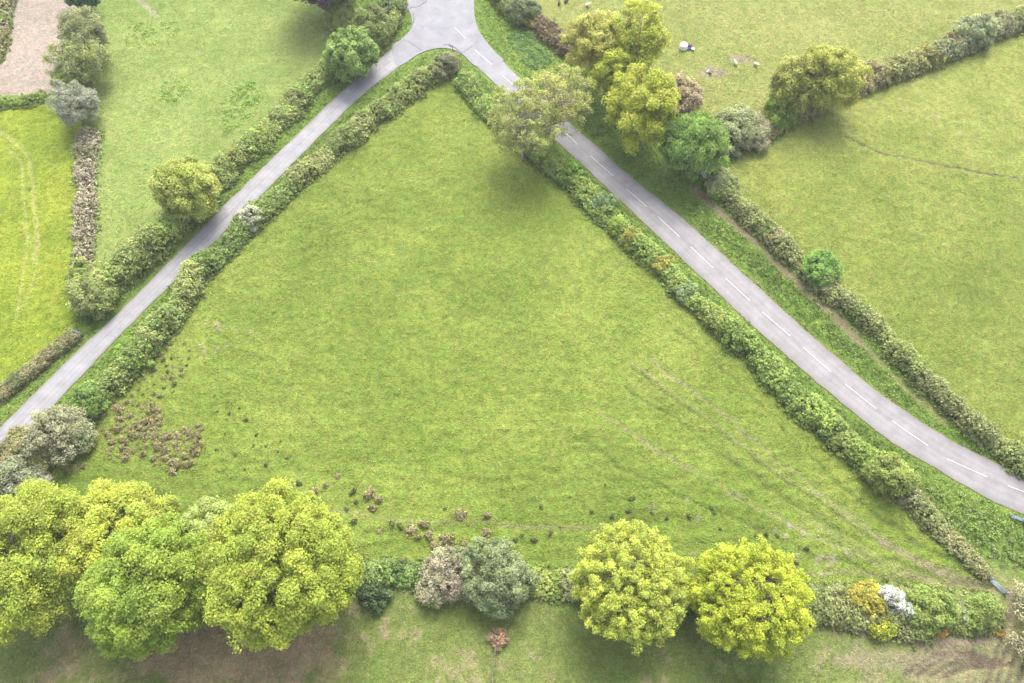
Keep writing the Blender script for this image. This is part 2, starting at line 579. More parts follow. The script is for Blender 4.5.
def hedge(label, pts, h, w, pal, seed, leaf=0.24, dens=1.0, hvar=0.45, trimmed=False, name='hedge', cat='hedge', mat=None, stems=1.0, group=None, run=3.0, ends=None,
          hprof=None, stem_mat=None):
    """one grown-together hedge along a line traced at its middle height"""
    rng = np.random.default_rng(seed)
    P = resample(path(pts, h * 0.5), 0.55)[:, :2]
    k_ = np.arange(len(P)) * 0.55
    if not trimmed:
        P = P + 0.45 * np.stack([fbm(k_, k_ * 0 + seed, 4.0, 2, 1), fbm(k_, k_ * 0 + seed, 4.0, 2, 2)], 1)
    o = P.mean(0)
    T = np.gradient(P, axis=0)
    T = T / np.linalg.norm(T, axis=1, keepdims=True)
    Nn = np.stack([-T[:, 1], T[:, 0]], 1)
    n = len(P)
    s = np.arange(n) * 0.55
    w, h = (w * 1.38, h * 1.1) if not trimmed else (w * 1.15, h)
    leaf = leaf * 0.85
    hf = 1 + hvar * fbm(s, s * 0 + seed, 3.6, 4, seed % 13) + hvar * 0.5 * fbm(s, s * 0 + 9, 9.0, 2, seed % 7)
    wf = 1 + 0.34 * fbm(s, s * 0 + seed * 3, 5.0, 3, seed % 11 + 1)
    if hprof is not None:
        hp = np.interp(np.linspace(0, 1, n), np.linspace(0, 1, len(hprof)), hprof)
        hf, wf = hf * hp, wf * np.sqrt(hp)
    if trimmed:
        hf, wf = 1 + 0.06 * fbm(s, s * 0, 2, 2, 3), 1 + 0.06 * fbm(s, s * 0 + 4, 2, 2, 4)
    # plants of one kind run a few metres
    kind = np.cumsum(rng.random(n) < 0.55 / run * 1.3)
    ptint = palette_mix(rng, pal, kind.max() + 1) * 1.12
    C, r, tn = [], [], []
    for i in range(n):
        hh, ww = h * hf[i], w * wf[i]
        base = ptint[kind[i]] * (1 + 0.12 * math.sin(kind[i] * 2.4))
        m = 15 if not trimmed else 10
        for q in range(m):
            if trimmed:
                ang = (q + rng.random()) / m * math.pi
                cx, cz = np.clip(math.cos(ang) * 1.3, -1, 1), np.clip(math.sin(ang) * 1.3, 0.15, 1)
                rad = 0.22 * w
            else:
                ang = (q + rng.random()) / m * math.pi
                k = 1.0 if rng.random() > 0.25 else rng.uniform(0.4, 0.8)
                cx, cz = math.cos(ang) * k, max(0.12, abs(math.sin(ang)) ** 0.8 * k)
                rad = min(w, h) * (rng.uniform(0.16, 0.27) if rng.random() < 0.38 else rng.uniform(0.06, 0.13))
            off = cx * (ww / 2 - rad * 0.6)
            c = P[i] + Nn[i] * off + T[i] * rng.uniform(-0.35, 0.35)
            C.append((c[0] - o[0], c[1] - o[1], max(rad * 0.6, cz * (hh - rad * 0.8))))
            r.append(rad)
            tn.append(base * math.exp(rng.normal() * 0.16))
        # brambles, cow parsley and long grass crowding the foot, shoots standing proud of the top
        if not trimmed:
            for q in range(4):
                sd_ = 1 if rng.random() < 0.5 else -1
                c = P[i] + Nn[i] * sd_ * ww * rng.uniform(0.38, 0.66) + T[i] * rng.uniform(-.4, .4)
                C.append((c[0] - o[0], c[1] - o[1], rng.uniform(0.1, 0.4)))
                r.append(rng.uniform(0.14, 0.34))
                tn.append(np.array((0.17, 0.225, 0.055)) * math.exp(rng.normal() * 0.2))
            if rng.random() < 0.5:
                c = P[i] + Nn[i] * ww * rng.uniform(-0.4, 0.4)
                for zt in (0.0, 0.25, 0.5):
                    C.append((c[0] - o[0], c[1] - o[1], hh * 0.92 + zt))
                    r.append(0.2 - zt * 0.2)
                    tn.append(base * 1.2)
    C, r, tn = np.array(C), np.array(r), np.array(tn)
    nl = np.clip(4 * math.pi * r ** 2 * 0.55 / (leaf * leaf) * dens, 4, 80)
    nl = np.floor(nl + rng.random(len(nl))).astype(int)
    V, Fc, TT = leaves(rng, C, r, nl, leaf, tn, up=0.8, spread=(0.5, 1.5 if not trimmed else 1.15), var=0.15)
    V[:, 2] = np.maximum(V[:, 2], 0.02)
    root = thing(name, label, cat, (o[0], o[1], 0), 0, group)
    link('foliage', np_mesh('foliage', V, Fc, TT), mat or M_LEAF, root)
    segs = []
    for i in range(n):
        for q in range(max(1, int(round(5 * stems)))):
            a = P[i] - o + Nn[i] * rng.normal() * w * 0.2 + T[i] * rng.uniform(-.3, .3)
            e = a + Nn[i] * rng.normal() * w * 0.25 + T[i] * rng.normal() * 0.5
            hz = h * hf[i] * rng.uniform(0.7, 1.05)
            segs.append([a[0], a[1], -0.05, (a[0] + e[0]) / 2, (a[1] + e[1]) / 2, hz * 0.5, 0.045, 0.032])
            segs.append([(a[0] + e[0]) / 2, (a[1] + e[1]) / 2, hz * 0.5, e[0], e[1], hz, 0.032, 0.012])
    V, Fc = tubes(segs, 4)
    link('stems', np_mesh('stems', V, Fc), stem_mat or M_STEM, root)
    HEDGE_LINES.append((P, w))
    return root


HEDGE_LINES = []

# ------------------------------------------------------------------ roads
road_up = [(478, -330), (476, -180), (474, -60), (474, -20), (473.5, 5), (474, 18), (479, 32), (493, 50), (511, 70), (552, 106.5), (593, 143.5), (642, 185.5), (683, 218.5), (720, 252), (754, 283), (800, 325), (847, 366),
           (885, 397), (922, 422), (951, 440), (990, 460), (1024, 474), (1080, 492), (1150, 508)]
road_lo = [(452, -330), (440, -180), (428, -60), (428, -20), (429, 5), (432, 20), (440, 33), (462, 53), (484, 73), (532, 118), (579, 162), (609, 190), (642, 221), (684, 261), (716, 291), (757, 330), (806, 373),
           (848, 408), (889, 440), (933, 467), (979, 494), (1024, 515), (1080, 534), (1150, 550)]
lane_up = [(424, 18), (402, 39), (356, 78), (306, 126), (256, 174), (194, 236), (131, 300), (65, 363), (0, 427), (-80, 505), (-160, 583)]
lane_lo = [(444, 42), (421, 53), (370, 89), (323, 133), (256, 201), (198, 258), (140, 315), (86, 371), (32, 429), (-42, 505), (-115, 583)]
junction = [(384, -60), (390, -20), (397, -2), (408, 9), (412, 20), (411, 29), (402, 39), (392, 47.5), (398, 66), (420, 53.5), (437, 48.5), (450, 49), (462, 54), (478, 67), (503, 62), (494, 51),
            (480, 33), (475, 18), (474, 5), (474, -20), (474, -60)]


def strip(lo, up, n_across=13, step=1.0, z=0.02):
    A, B = resample(path(lo), step), resample(path(up), step)
    n = max(len(A), len(B))
    t = np.linspace(0, 1, n)
    f = lambda Q: np.stack([np.interp(t, np.linspace(0, 1, len(Q)), Q[:, k]) for k in range(3)], 1)
    A, B = f(A), f(B)
    u = np.linspace(0, 1, n_across)
    V = A[:, None] * (1 - u)[None, :, None] + B[:, None] * u[None, :, None]
    # ragged grass edge
    ragged = 0.16 * fbm(t * n, t * 0, 2.0, 3, 5)
    V[:, 0] += nrm(A - B) * ragged[:, None]
    V[:, -1] += nrm(B - A) * 0.16 * fbm(t * n, t * 0 + 7, 2.0, 3, 6)[:, None]
    # crowned cross section
    V[:, :, 2] = z + 0.05 * (1 - (2 * u - 1) ** 2)[None]
    k = np.arange(n * n_across).reshape(n, n_across)
    Fc = np.stack([k[:-1, :-1], k[:-1, 1:], k[1:, 1:], k[1:, :-1]], -1).reshape(-1, 4)[:, ::-1]
    ac = np.tile(2 * u - 1, n)
    return V.reshape(-1, 3), Fc, ac, (A + B) / 2


def up_facing(V, Fc):
    a, b, c = V[Fc[0, 0]], V[Fc[0, 1]], V[Fc[0, 2]]
    return Fc if np.cross(b - a, c - a)[2] > 0 else Fc[:, ::-1]


# main road with its centre dashes
V, Fc, ac, MID = strip(road_lo, road_up, z=0.03)
Fc = up_facing(V, Fc)
dashes = [((455, 28), (466, 39)), ((475, 50), (492, 65)), ((503, 76), (514, 86)), ((524, 95), (543, 112)), ((557, 125), (578, 145)), ((590, 156), (613, 176)), ((626, 189), (647, 207)), ((658, 217), (679.5, 237)), ((690.5, 247), (713, 268)), ((725.6, 278.5), (750, 301)),
          ((762, 312), (790, 336)), ((803, 347.5), (831, 372)), ((845, 384), (876, 409)), ((892, 421), (928, 446)), ((947, 459), (987, 477)), ((1008, 486), (1045, 500))]
dV, dF = [], []
for a, b in dashes:
    A, B = at(*a), at(*b)
    d = nrm(B - A)
    s = np.array([-d[1], d[0], 0]) * 0.06
    for q in range(4):
        p0, p1 = A + (B - A) * q / 4, A + (B - A) * (q + 1) / 4
        k = len(V) + 4 * len(dF)
        dV += [p0 - s, p1 - s, p1 + s, p0 + s]
        dF.append([k, k + 1, k + 2, k + 3])
dV = np.array(dV)
dV[:, 2] = 0.092
me = np_mesh('road', np.vstack([V, dV]), np.vstack([Fc, np.array(dF)]), extra={'across': np.r_[ac, np.zeros(len(dV))]})
me.materials.append(M_ROAD)
me.materials.append(M_PAINT)
mi = np.zeros(len(me.polygons), np.int32)
mi[len(Fc):] = 1
me.polygons.foreach_set('material_index', mi)
o = link('road', me, None)
o['kind'] = 'structure'

V, Fc, ac, LMID = strip(lane_lo, lane_up, z=0.012)
me = np_mesh('lane', V, up_facing(V, Fc), extra={'across': ac})
o = link('lane', me, M_LANE)
o['kind'] = 'structure'

# the open junction: one apron laid over both ends
jp = resample(np.vstack([path(junction), path(junction[:1])]), 0.8)[:-1]
jx, jy = jp[:, 0], jp[:, 1]
st = 0.7
gx, gy = np.meshgrid(np.arange(jx.min(), jx.max(), st), np.arange(jy.min(), jy.max(), st))
bm = bmesh.new()
tri = tessellate_polygon([[Vector((p[0], p[1], 0)) for p in jp]])
vs = [bm.verts.new((p[0], p[1], 0.088)) for p in jp]
for t_ in tri:
    try:
        bm.faces.new([vs[i] for i in t_])
    except ValueError:
        pass
for fc_ in bm.faces:
    fc_.normal_update()
    if fc_.normal.z < 0:
        fc_.normal_flip()
for tar, wd in (([(405, 12), (411, 8), (418, 7), (427, 1)], 0.22), ([(411.5, 27), (414, 20), (413, 14)], 0.2), ([(443, 45), (449, 45), (455, 48), (461, 53.5)], 0.28), ([(463, 53), (470, 48), (478, 42)], 0.12),
                ([(404, 40), (412, 44), (422, 51)], 0.12)):
    q_ = resample(path(tar), 0.5)
    n_ = nrm(np.gradient(q_, axis=0))
    n_ = np.stack([-n_[:, 1], n_[:, 0], n_[:, 2]], 1)
    ww_ = wd * (1 + 0.5 * vnoise(np.arange(len(q_)) * 1.3, np.zeros(len(q_)), 3))[:, None]
    a_ = [bm.verts.new((p_[0], p_[1], 0.093)) for p_ in q_ - n_ * ww_]
    b_ = [bm.verts.new((p_[0], p_[1], 0.093)) for p_ in q_ + n_ * ww_]
    for i_ in range(len(q_) - 1):
        fc_ = bm.faces.new((a_[i_], a_[i_ + 1], b_[i_ + 1], b_[i_]))
        fc_.material_index = 1
        fc_.normal_update()
        if fc_.normal.z < 0:
            fc_.normal_flip()
me = bpy.data.meshes.new('road_junction')
bm.to_mesh(me)
me.materials.append(M_JUNC)
me.materials.append(M_TAR)
bm.free()
at_ = me.attributes.new('across', 'FLOAT', 'POINT')
o = link('road_junction', me, None)
o['kind'] = 'structure'
JPOLY = jp

# ------------------------------------------------------------------ hedges (traced at mid height)
OL = [(0.185, 0.225, 0.062), (0.14, 0.195, 0.05), (0.22, 0.24, 0.085), (0.115, 0.17, 0.044), (0.205, 0.205, 0.09)]
FRESH = [(0.17, 0.235, 0.05), (0.14, 0.205, 0.045), (0.21, 0.245, 0.065)]
DRY = [(0.20, 0.165, 0.115), (0.16, 0.145, 0.085), (0.22, 0.19, 0.14), (0.13, 0.14, 0.06)]
hedge('tall shaggy olive hedge along the far verge of the pale lane', [(331, 65), (309, 83), (291, 101), (267, 127), (247, 147), (225, 165), (205, 193), (184, 215), (160, 237), (135, 259), (109, 280), (89, 301)],
      3.2, 4.0, OL + FRESH[:1], 11, leaf=0.26, hprof=[0.9, 0.85, 0.8, 0.8, 0.85, 0.9, 1.0, 1.1, 1.1, 1.15])
hedge('narrow trimmed brown topped hedge between lane verge and lime green field', [(73, 336), (50, 354), (25, 374), (0, 394), (-40, 426), (-100, 476)], 1.7, 2.2,
      [(0.17, 0.15, 0.075), (0.14, 0.145, 0.06), (0.10, 0.125, 0.05)], 12, leaf=0.2, trimmed=True)
hedge('olive hedge between the pale lane and the big triangular pasture', [(437, 70), (419, 81), (403, 91), (374, 114), (348, 134), (324, 155), (300, 175), (274, 196), (257, 212), (247, 221), (233, 238), (209, 259), (196, 272),
      (187, 290), (174, 311), (152, 336), (133, 359), (109, 384), (91, 402)], 2.5, 3.3, OL, 13, leaf=0.24, hprof=[1, 1, .9, .85, .9, .95, 1, 1.1, 1.25, 1.35])
hedge('mixed green hedge between the big triangular pasture and the main road', [(463, 79), (482, 99), (499, 117), (515, 132), (535, 152), (556, 168), (573, 181), (588, 196), (602, 209), (618, 224), (640, 245), (665, 267), (688, 294), (720, 320), (754, 354),
      (791, 391), (824, 423), (857, 451), (878, 468)], 2.4, 3.0, FRESH + OL[:2], 14, leaf=0.24, hprof=[1.1, 1, .9, .9, .9, .9, .95, 1, 1.05, 1.1], run=4)
hedge('thin scrubby brown hedge leading from the leafy hedge to the blue grey gate', [(902, 488), (916, 503), (933, 519), (947, 533), (960, 546), (974, 559), (988, 574)], 1.7, 2.5, DRY + OL, 15, leaf=0.2, dens=0.8, hprof=[1.2, 1, .9, 0.7])
hedge('sparse hedge with bare brown stems beyond the main road ditch', [(712, 181), (727, 194), (743, 207), (760, 222), (775, 236), (799, 261), (821, 279), (850, 305), (874, 325), (894, 347), (925, 376), (953, 407), (982, 432),
      (1007, 448), (1033, 465), (1083, 491)], 2.3, 2.4, OL + DRY[:2] + FRESH[:1], 16, leaf=0.23, dens=0.8, stems=1.6)
hedge('long patchwork hedge of mixed colours along the top of the right pasture', [(758, 128), (780, 117), (800, 108), (845, 86), (870, 79), (900, 67), (930, 57), (960, 44), (990, 30), (1024, 18), (1070, -4)], 3.0, 3.6,
      [(0.13, 0.17, 0.05), (0.19, 0.16, 0.08), (0.20, 0.20, 0.05), (0.15, 0.19, 0.09), (0.21, 0.17, 0.12), (0.10, 0.15, 0.04)], 17, leaf=0.28, run=5)
hedge('bare brown low hedge between lime green field and pale pasture', [(87, 132), (86, 160), (85, 190), (84, 220), (83, 245), (82, 268)], 1.5, 2.9, DRY, 18, leaf=0.2, dens=0.65, mat=M_TWIG, stems=2.2)
hedge('small grassy green hedge between sand arena and lime green field', [(-60, 112), (-20, 106), (0, 103), (25, 99), (44, 96)], 1.3, 2.0, FRESH + OL[:1], 19, leaf=0.2)
hedge('low dark green hedge between the big oak and the bare pinkish shrub', [(345, 577), (365, 575), (390, 574), (415, 575), (432, 578)], 2.2, 3.0, [(0.10, 0.16, 0.04), (0.13, 0.18, 0.05), (0.08, 0.13, 0.035)], 20, leaf=0.24)
hedge('low green hedge between the bluish willow and the paired round trees', [(526, 582), (545, 583), (560, 584), (580, 586), (620, 592)], 2.0, 2.9, FRESH + [(0.17, 0.15, 0.11), (0.19, 0.24, 0.04)], 21, leaf=0.22)
hedge('wide rounded green hedge between bottom path and pasture corner', [(790, 597), (815, 603), (845, 607), (880, 611), (920, 612), (960, 613), (985, 614), (1000, 613)], 2.9, 4.6,
      [(0.15, 0.18, 0.05), (0.12, 0.16, 0.05), (0.17, 0.20, 0.06), (0.16, 0.15, 0.07)], 22, leaf=0.25, hprof=[.9, 1, 1, 1, .95, .85, .75])
hedge('dark brownish hedge behind the leafy patch by the junction', [(541, 22), (552, 34), (562, 42), (574, 50)], 2.6, 3.2, [(0.13, 0.09, 0.075), (0.10, 0.085, 0.05), (0.15, 0.13, 0.06)], 23, leaf=0.24)
hedge('overgrown bank hedge beside the main road at the junction top', [(484, -30), (492, -12), (503, 3), (513, 10)], 2.2, 3.0, OL + FRESH[:1], 24, leaf=0.24)
hedge('ragged scrub along the outer side of the arena fence', [(-12, 60), (-6, 40), (0, 18), (4, -10), (8, -40)], 2.2, 3.0, DRY[:2] + OL[:2], 25, leaf=0.24)
hedge('short hedge bending round the junction corner by the white sign', [(404, -30), (394, -6), (396, 10), (391, 23), (378, 37), (362, 53), (340, 70)], 2.4, 3.0, OL + FRESH, 26, leaf=0.25)

# ------------------------------------------------------------------ trees
OAK = [(0.25, 0.28, 0.034), (0.22, 0.265, 0.034), (0.27, 0.29, 0.04), (0.19, 0.24, 0.032)]
GREENOAK = [(0.215, 0.275, 0.034), (0.19, 0.255, 0.032), (0.235, 0.285, 0.038), (0.165, 0.23, 0.03)]
YEL = [(0.30, 0.33, 0.026), (0.275, 0.315, 0.026), (0.33, 0.345, 0.03), (0.23, 0.275, 0.027)]
LIME = [(0.25, 0.30, 0.045), (0.22, 0.28, 0.04), (0.28, 0.31, 0.05)]
plant('oak_tree', 'sparse yellow green oak at the photo edge with limbs showing through', 'tree', 22, 563, 128, OAK, 101, aspect=0.8, n_puff=85, puff=0.2, leaf=0.26, dens=0.58, limb=1.0, lobes=0.3, twigs=4, bark=M_PALEBARK)
plant('oak_tree', 'yellowish thin crowned oak behind the bright green oak', 'tree', 108, 535, 100, [(0.29, 0.31, 0.035), (0.25, 0.29, 0.045), (0.31, 0.32, 0.05)], 102, aspect=0.85, n_puff=65, puff=0.2, leaf=0.26, dens=0.58, limb=1.0, lobes=0.3, twigs=4, bark=M_PALEBARK)
plant('oak_tree', 'dense bright green oak with cauliflower crown beside the sparse edge oak', 'tree', 150, 588, 112, GREENOAK, 103, aspect=0.95, n_puff=120, puff=0.2, leaf=0.27, dens=1.05, lobes=0.32)
plant('ash_tree', 'pale fuzzy green tree squeezed between two big oaks', 'tree', 214, 540, 70, [(0.24, 0.28, 0.07), (0.21, 0.25, 0.06), (0.26, 0.30, 0.09)], 104, aspect=1.1, n_puff=55, puff=0.24, leaf=0.28, dens=0.7, twigs=4)
plant('oak_tree', 'largest yellow green oak with dense clumpy crown above brown bare ground', 'tree', 287, 577, 138, OAK, 105, aspect=0.85, n_puff=170, puff=0.17, leaf=0.27, dens=1.05, lobes=0.3)
plant('maple_tree', 'round light green tree joined to a yellower round neighbour', 'tree', 632, 585, 108, [(0.27, 0.31, 0.045), (0.31, 0.335, 0.045), (0.23, 0.275, 0.045), (0.34, 0.35, 0.055)], 106, aspect=0.75, n_puff=850, puff=0.062, leaf=0.22, dens=0.42, inner=0.45, subs=4, pvar=0.08, sub_r=0.85, twigs=2, bark=M_PALEBARK, limb=0.7, lobes=0.16)
plant('maple_tree', 'round bright yellow tree with grey branches showing between leaves', 'tree', 750, 596, 110, YEL, 107, aspect=0.75, n_puff=850, puff=0.062, leaf=0.22, dens=0.37, inner=0.45, subs=4, pvar=0.08, sub_r=0.85, twigs=2, bark=M_PALEBARK, limb=0.75, lobes=0.16)
# the group at the road
SP = [(0.29, 0.285, 0.075), (0.27, 0.275, 0.065), (0.31, 0.30, 0.10), (0.24, 0.26, 0.05)]
plant('ash_tree', 'thin crowned brownish ash overhanging the main road', 'tree', 556, 103, 70, SP, 108, aspect=0.95, n_puff=170, puff=0.13, leaf=0.26, dens=0.14, subs=6, limb=0.8, twigs=6, bark=M_PALEBARK, trunk=0.6)
plant('ash_tree', 'thin olive ash rooted in the pasture hedge under the road tree', 'tree', 524, 124, 66, [(0.25, 0.27, 0.07), (0.22, 0.25, 0.055), (0.28, 0.28, 0.10)], 109, aspect=1.05, n_puff=160, puff=0.14, leaf=0.26, dens=0.22, subs=6, limb=0.8, twigs=6, bark=M_PALEBARK, trunk=0.5)
plant('ash_tree', 'tall golden brown tree at the upper end of the roadside group', 'tree', 594, 46, 52, [(0.30, 0.28, 0.06), (0.27, 0.27, 0.055), (0.31, 0.30, 0.08)], 110, aspect=1.35, n_puff=46, puff=0.24, leaf=0.3, dens=0.55, twigs=4, trunk=0.6, low=-0.7)
plant('oak_tree', 'tall yellow tree with a bare fork in the middle of the roadside group', 'tree', 640, 46, 58, [(0.30, 0.32, 0.04), (0.27, 0.30, 0.04), (0.31, 0.32, 0.055)], 111, aspect=1.1, n_puff=34, puff=0.27, leaf=0.3, dens=0.5, twigs=3, trunk=0.9, limb=1.1, lobes=0.6)
plant('oak_tree', 'slender yellow green tree standing just behind the clumpy yellow roadside tree', 'tree', 611, 76, 40, [(0.29, 0.31, 0.03), (0.25, 0.28, 0.035)], 112, aspect=1.5, n_puff=34, puff=0.3, leaf=0.3, dens=0.7, twigs=4, trunk=0.7, lobes=0.45)
plant('oak_tree', 'big clumpy yellow green tree at the front of the roadside group', 'tree', 647, 108, 66, [(0.29, 0.31, 0.03), (0.25, 0.29, 0.03), (0.31, 0.31, 0.05)], 113, aspect=1.15, n_puff=43, puff=0.25, leaf=0.3, dens=0.62, lobes=0.55, trunk=0.5, twigs=4, low=-0.8)
plant('willow_tree', 'fresh green drooping willow at the gate end of the roadside group', 'tree', 693, 146, 58, [(0.175, 0.255, 0.06), (0.20, 0.28, 0.08), (0.15, 0.225, 0.05)], 114, aspect=0.95, n_puff=75, puff=0.26, leaf=0.32, dens=1.05, hang=0.9, low=-0.75, trunk=0.35)
plant('hawthorn_tree', 'broad olive gold tree standing in the long patchwork hedge', 'tree', 826, 77, 62, [(0.26, 0.27, 0.045), (0.23, 0.245, 0.045), (0.28, 0.28, 0.06)], 115, aspect=0.95, n_puff=49, puff=0.23, leaf=0.3, dens=0.56, low=-0.75, trunk=0.3)
plant('hawthorn_tree', 'pale see through tree leaning against the broad olive gold tree', 'tree', 794, 84, 48, [(0.25, 0.25, 0.06), (0.22, 0.23, 0.05)], 116, aspect=1.0, n_puff=55, puff=0.26, leaf=0.3, dens=0.42, twigs=5, low=-0.7, trunk=0.3)
plant('round_tree', 'compact pale yellow topped tree in the lane hedge', 'tree', 187, 189, 54, [(0.30, 0.31, 0.075), (0.26, 0.28, 0.06), (0.22, 0.26, 0.045)], 117, aspect=1.0, n_puff=80, puff=0.25, leaf=0.3, dens=1.2, low=-0.8, trunk=0.2, lobes=0.2)
plant('laurel_tree', 'dense glossy green round tree in the lane hedge near the junction', 'tree', 350, 53, 46, [(0.16, 0.23, 0.05), (0.12, 0.19, 0.04), (0.19, 0.25, 0.07)], 118, aspect=0.95, n_puff=70, puff=0.24, leaf=0.36, dens=1.0, low=-0.8, trunk=0.15)
plant('copper_beech', 'dark purple leaved tree cut by the top edge of the photo', 'tree', 318, -29, 74, [(0.085, 0.05, 0.065), (0.11, 0.06, 0.075), (0.07, 0.045, 0.055)], 119, aspect=0.9, n_puff=80, puff=0.2, leaf=0.34, dens=1.1)
# the line between sand arena and pale pasture
plant('ash_tree', 'tallest green brown tree at the top of the arena tree line', 'tree', 85, 34, 47, [(0.19, 0.21, 0.08), (0.22, 0.22, 0.10), (0.17, 0.19, 0.08)], 120, aspect=0.95, n_puff=50, puff=0.25, leaf=0.28, dens=0.32, lobes=0.5, twigs=5, trunk=0.3)
plant('ash_tree', 'yellow flecked tree in the middle of the arena tree line', 'tree', 80, 64, 44, [(0.23, 0.25, 0.055), (0.18, 0.21, 0.075), (0.21, 0.22, 0.11)], 121, aspect=0.9, n_puff=45, puff=0.26, leaf=0.28, dens=0.34, lobes=0.5, twigs=5, trunk=0.25)
plant('blackthorn_tree', 'grey bare twigged tree at the lower end of the arena tree line', 'tree', 76, 106, 40, [(0.185, 0.185, 0.125), (0.17, 0.17, 0.105), (0.16, 0.175, 0.085)], 122, aspect=0.9, n_puff=45, puff=0.27, leaf=0.2, dens=0.3, lobes=0.5, twigs=8, trunk=0.2, bark=M_PALEBARK, mat=M_TWIG)
plant('ash_tree', 'green tree beside the sand just above the grey twigged tree', 'tree', 71, 82, 30, [(0.21, 0.25, 0.05), (0.17, 0.20, 0.06)], 123, aspect=0.9, n_puff=45, puff=0.28, leaf=0.3, dens=0.7, twigs=4, trunk=0.2)
plant('holly_tree', 'dark green tree cut by the photo top at the arena corner', 'tree', 82, -2, 26, [(0.05, 0.10, 0.04), (0.06, 0.12, 0.045)], 124, aspect=1.1, n_puff=40, puff=0.28, leaf=0.3, dens=1.1, low=-0.8, trunk=0.2)

# ------------------------------------------------------------------ shrubs that stand out


def shrub(name, label, px, py, w, pal, seed, **kw):
    a = dict(aspect=0.85, n_puff=36, puff=0.3, leaf=0.26, dens=0.8, low=-0.25, multi=True, twigs=4, trunk=0.1, lobes=0.5, pvar=0.18)
    a.update(kw)
    return plant(name, label, 'shrub', px, py, w, pal, seed, **a)


shrub('willow_shrub', 'bluish green feathery willow shrub in the bottom hedge', 500, 585, 62, [(0.165, 0.205, 0.095), (0.135, 0.175, 0.08), (0.195, 0.23, 0.115)], 201, n_puff=60, puff=0.22, leaf=0.24, dens=0.75, aspect=1.0, hang=0.4)
shrub('bare_shrub', 'wide bare pinkish brown shrub beside the bluish willow', 447, 574, 52, [(0.21, 0.185, 0.125), (0.18, 0.16, 0.10), (0.17, 0.185, 0.085)], 202, n_puff=50, leaf=0.2, dens=0.35, twigs=8, mat=M_TWIG, bark=M_PALEBARK, puff=0.24)
shrub('bramble_shrub', 'lime green low shrub at the foot of the bare pinkish shrub', 434, 592, 26, [(0.22, 0.28, 0.03), (0.17, 0.24, 0.03)], 203, n_puff=26)
shrub('bramble_shrub', 'small lime green shrub against the bluish willow', 474, 588, 18, [(0.22, 0.29, 0.035), (0.16, 0.24, 0.03)], 204, n_puff=22)
shrub('dead_shrub', 'small rusty orange and brown shrub at the end of the wooden fence', 499, 639, 20, [(0.26, 0.14, 0.05), (0.17, 0.12, 0.08), (0.15, 0.125, 0.085)], 205, n_puff=18, leaf=0.18, dens=0.3, twigs=6, mat=M_TWIG, aspect=0.6)
shrub('dark_shrub', 'dark green ivy shrub in the shade beside the big oak', 375, 597, 26, [(0.06, 0.095, 0.035), (0.05, 0.08, 0.03)], 206, n_puff=24)
shrub('dark_shrub', 'dark leafy shrub in the gap between the paired round trees', 690, 597, 36, [(0.06, 0.11, 0.035), (0.09, 0.14, 0.045)], 207, n_puff=30)
shrub('gorse_shrub', 'bright yellow orange flowering shrub in the wide bottom hedge', 866, 602, 36, [(0.34, 0.27, 0.035), (0.28, 0.26, 0.04), (0.22, 0.23, 0.045)], 208, n_puff=45, puff=0.26)
shrub('gorse_shrub', 'low yellow green shrub under the yellow orange flowering shrub', 884, 622, 28, [(0.27, 0.29, 0.03), (0.20, 0.24, 0.035)], 209, n_puff=30, aspect=0.7)
shrub('blossoming_hawthorn', 'white blossoming hawthorn with two fluffy heads next to the yellow shrub', 888, 601, 25, [(0.40, 0.39, 0.38), (0.33, 0.34, 0.28), (0.17, 0.20, 0.09)], 210, n_puff=40, leaf=0.18, puff=0.26, dens=0.55, pvar=0.25, mat=M_TWIG, aspect=1.5)
shrub('blossoming_hawthorn', 'smaller white blossoming bush at the hedge edge by the bottom path', 904, 612, 19, [(0.40, 0.40, 0.40), (0.30, 0.32, 0.24)], 211, n_puff=24, leaf=0.18, dens=0.5, pvar=0.25, mat=M_TWIG, aspect=1.7)
shrub('hawthorn_shrub', 'rounded bright green bush in the middle of the wide bottom hedge', 922, 608, 40, FRESH + [(0.20, 0.24, 0.05)], 212, n_puff=45)
shrub('hawthorn_shrub', 'pale grey flecked bush beside the rounded bright green bush', 951, 609, 24, [(0.30, 0.32, 0.22), (0.16, 0.19, 0.08), (0.11, 0.14, 0.05)], 213, n_puff=34, leaf=0.22)
shrub('hawthorn_shrub', 'light green bush near the gate end of the wide bottom hedge', 978, 610, 34, [(0.18, 0.23, 0.05), (0.15, 0.20, 0.05)], 214, n_puff=40)
shrub('rust_shrub', 'low orange leaved patch at the hedge foot under the grey flecked bush', 942, 627, 19, [(0.38, 0.20, 0.04), (0.30, 0.19, 0.06)], 215, n_puff=22, aspect=0.5, leaf=0.2)
shrub('rust_shrub', 'small orange leaved patch at the gate end of the bottom hedge', 996, 629, 13, [(0.38, 0.21, 0.04), (0.26, 0.18, 0.06)], 216, n_puff=18, aspect=0.5, leaf=0.2)
shrub('bare_shrub', 'straw coloured twiggy bush at the photo edge beyond the corner gate', 1040, 606, 46, [(0.25, 0.23, 0.12), (0.22, 0.22, 0.09), (0.27, 0.25, 0.16)], 260, n_puff=44, leaf=0.2, dens=0.1, twigs=8, mat=M_TWIG, bark=M_PALEBARK)
shrub('bare_shrub', 'pale twiggy bush at the photo edge above the churned mud', 1040, 655, 44, [(0.24, 0.21, 0.13), (0.22, 0.21, 0.10)], 261, n_puff=40, leaf=0.2, dens=0.08, twigs=8, mat=M_TWIG, bark=M_PALEBARK)
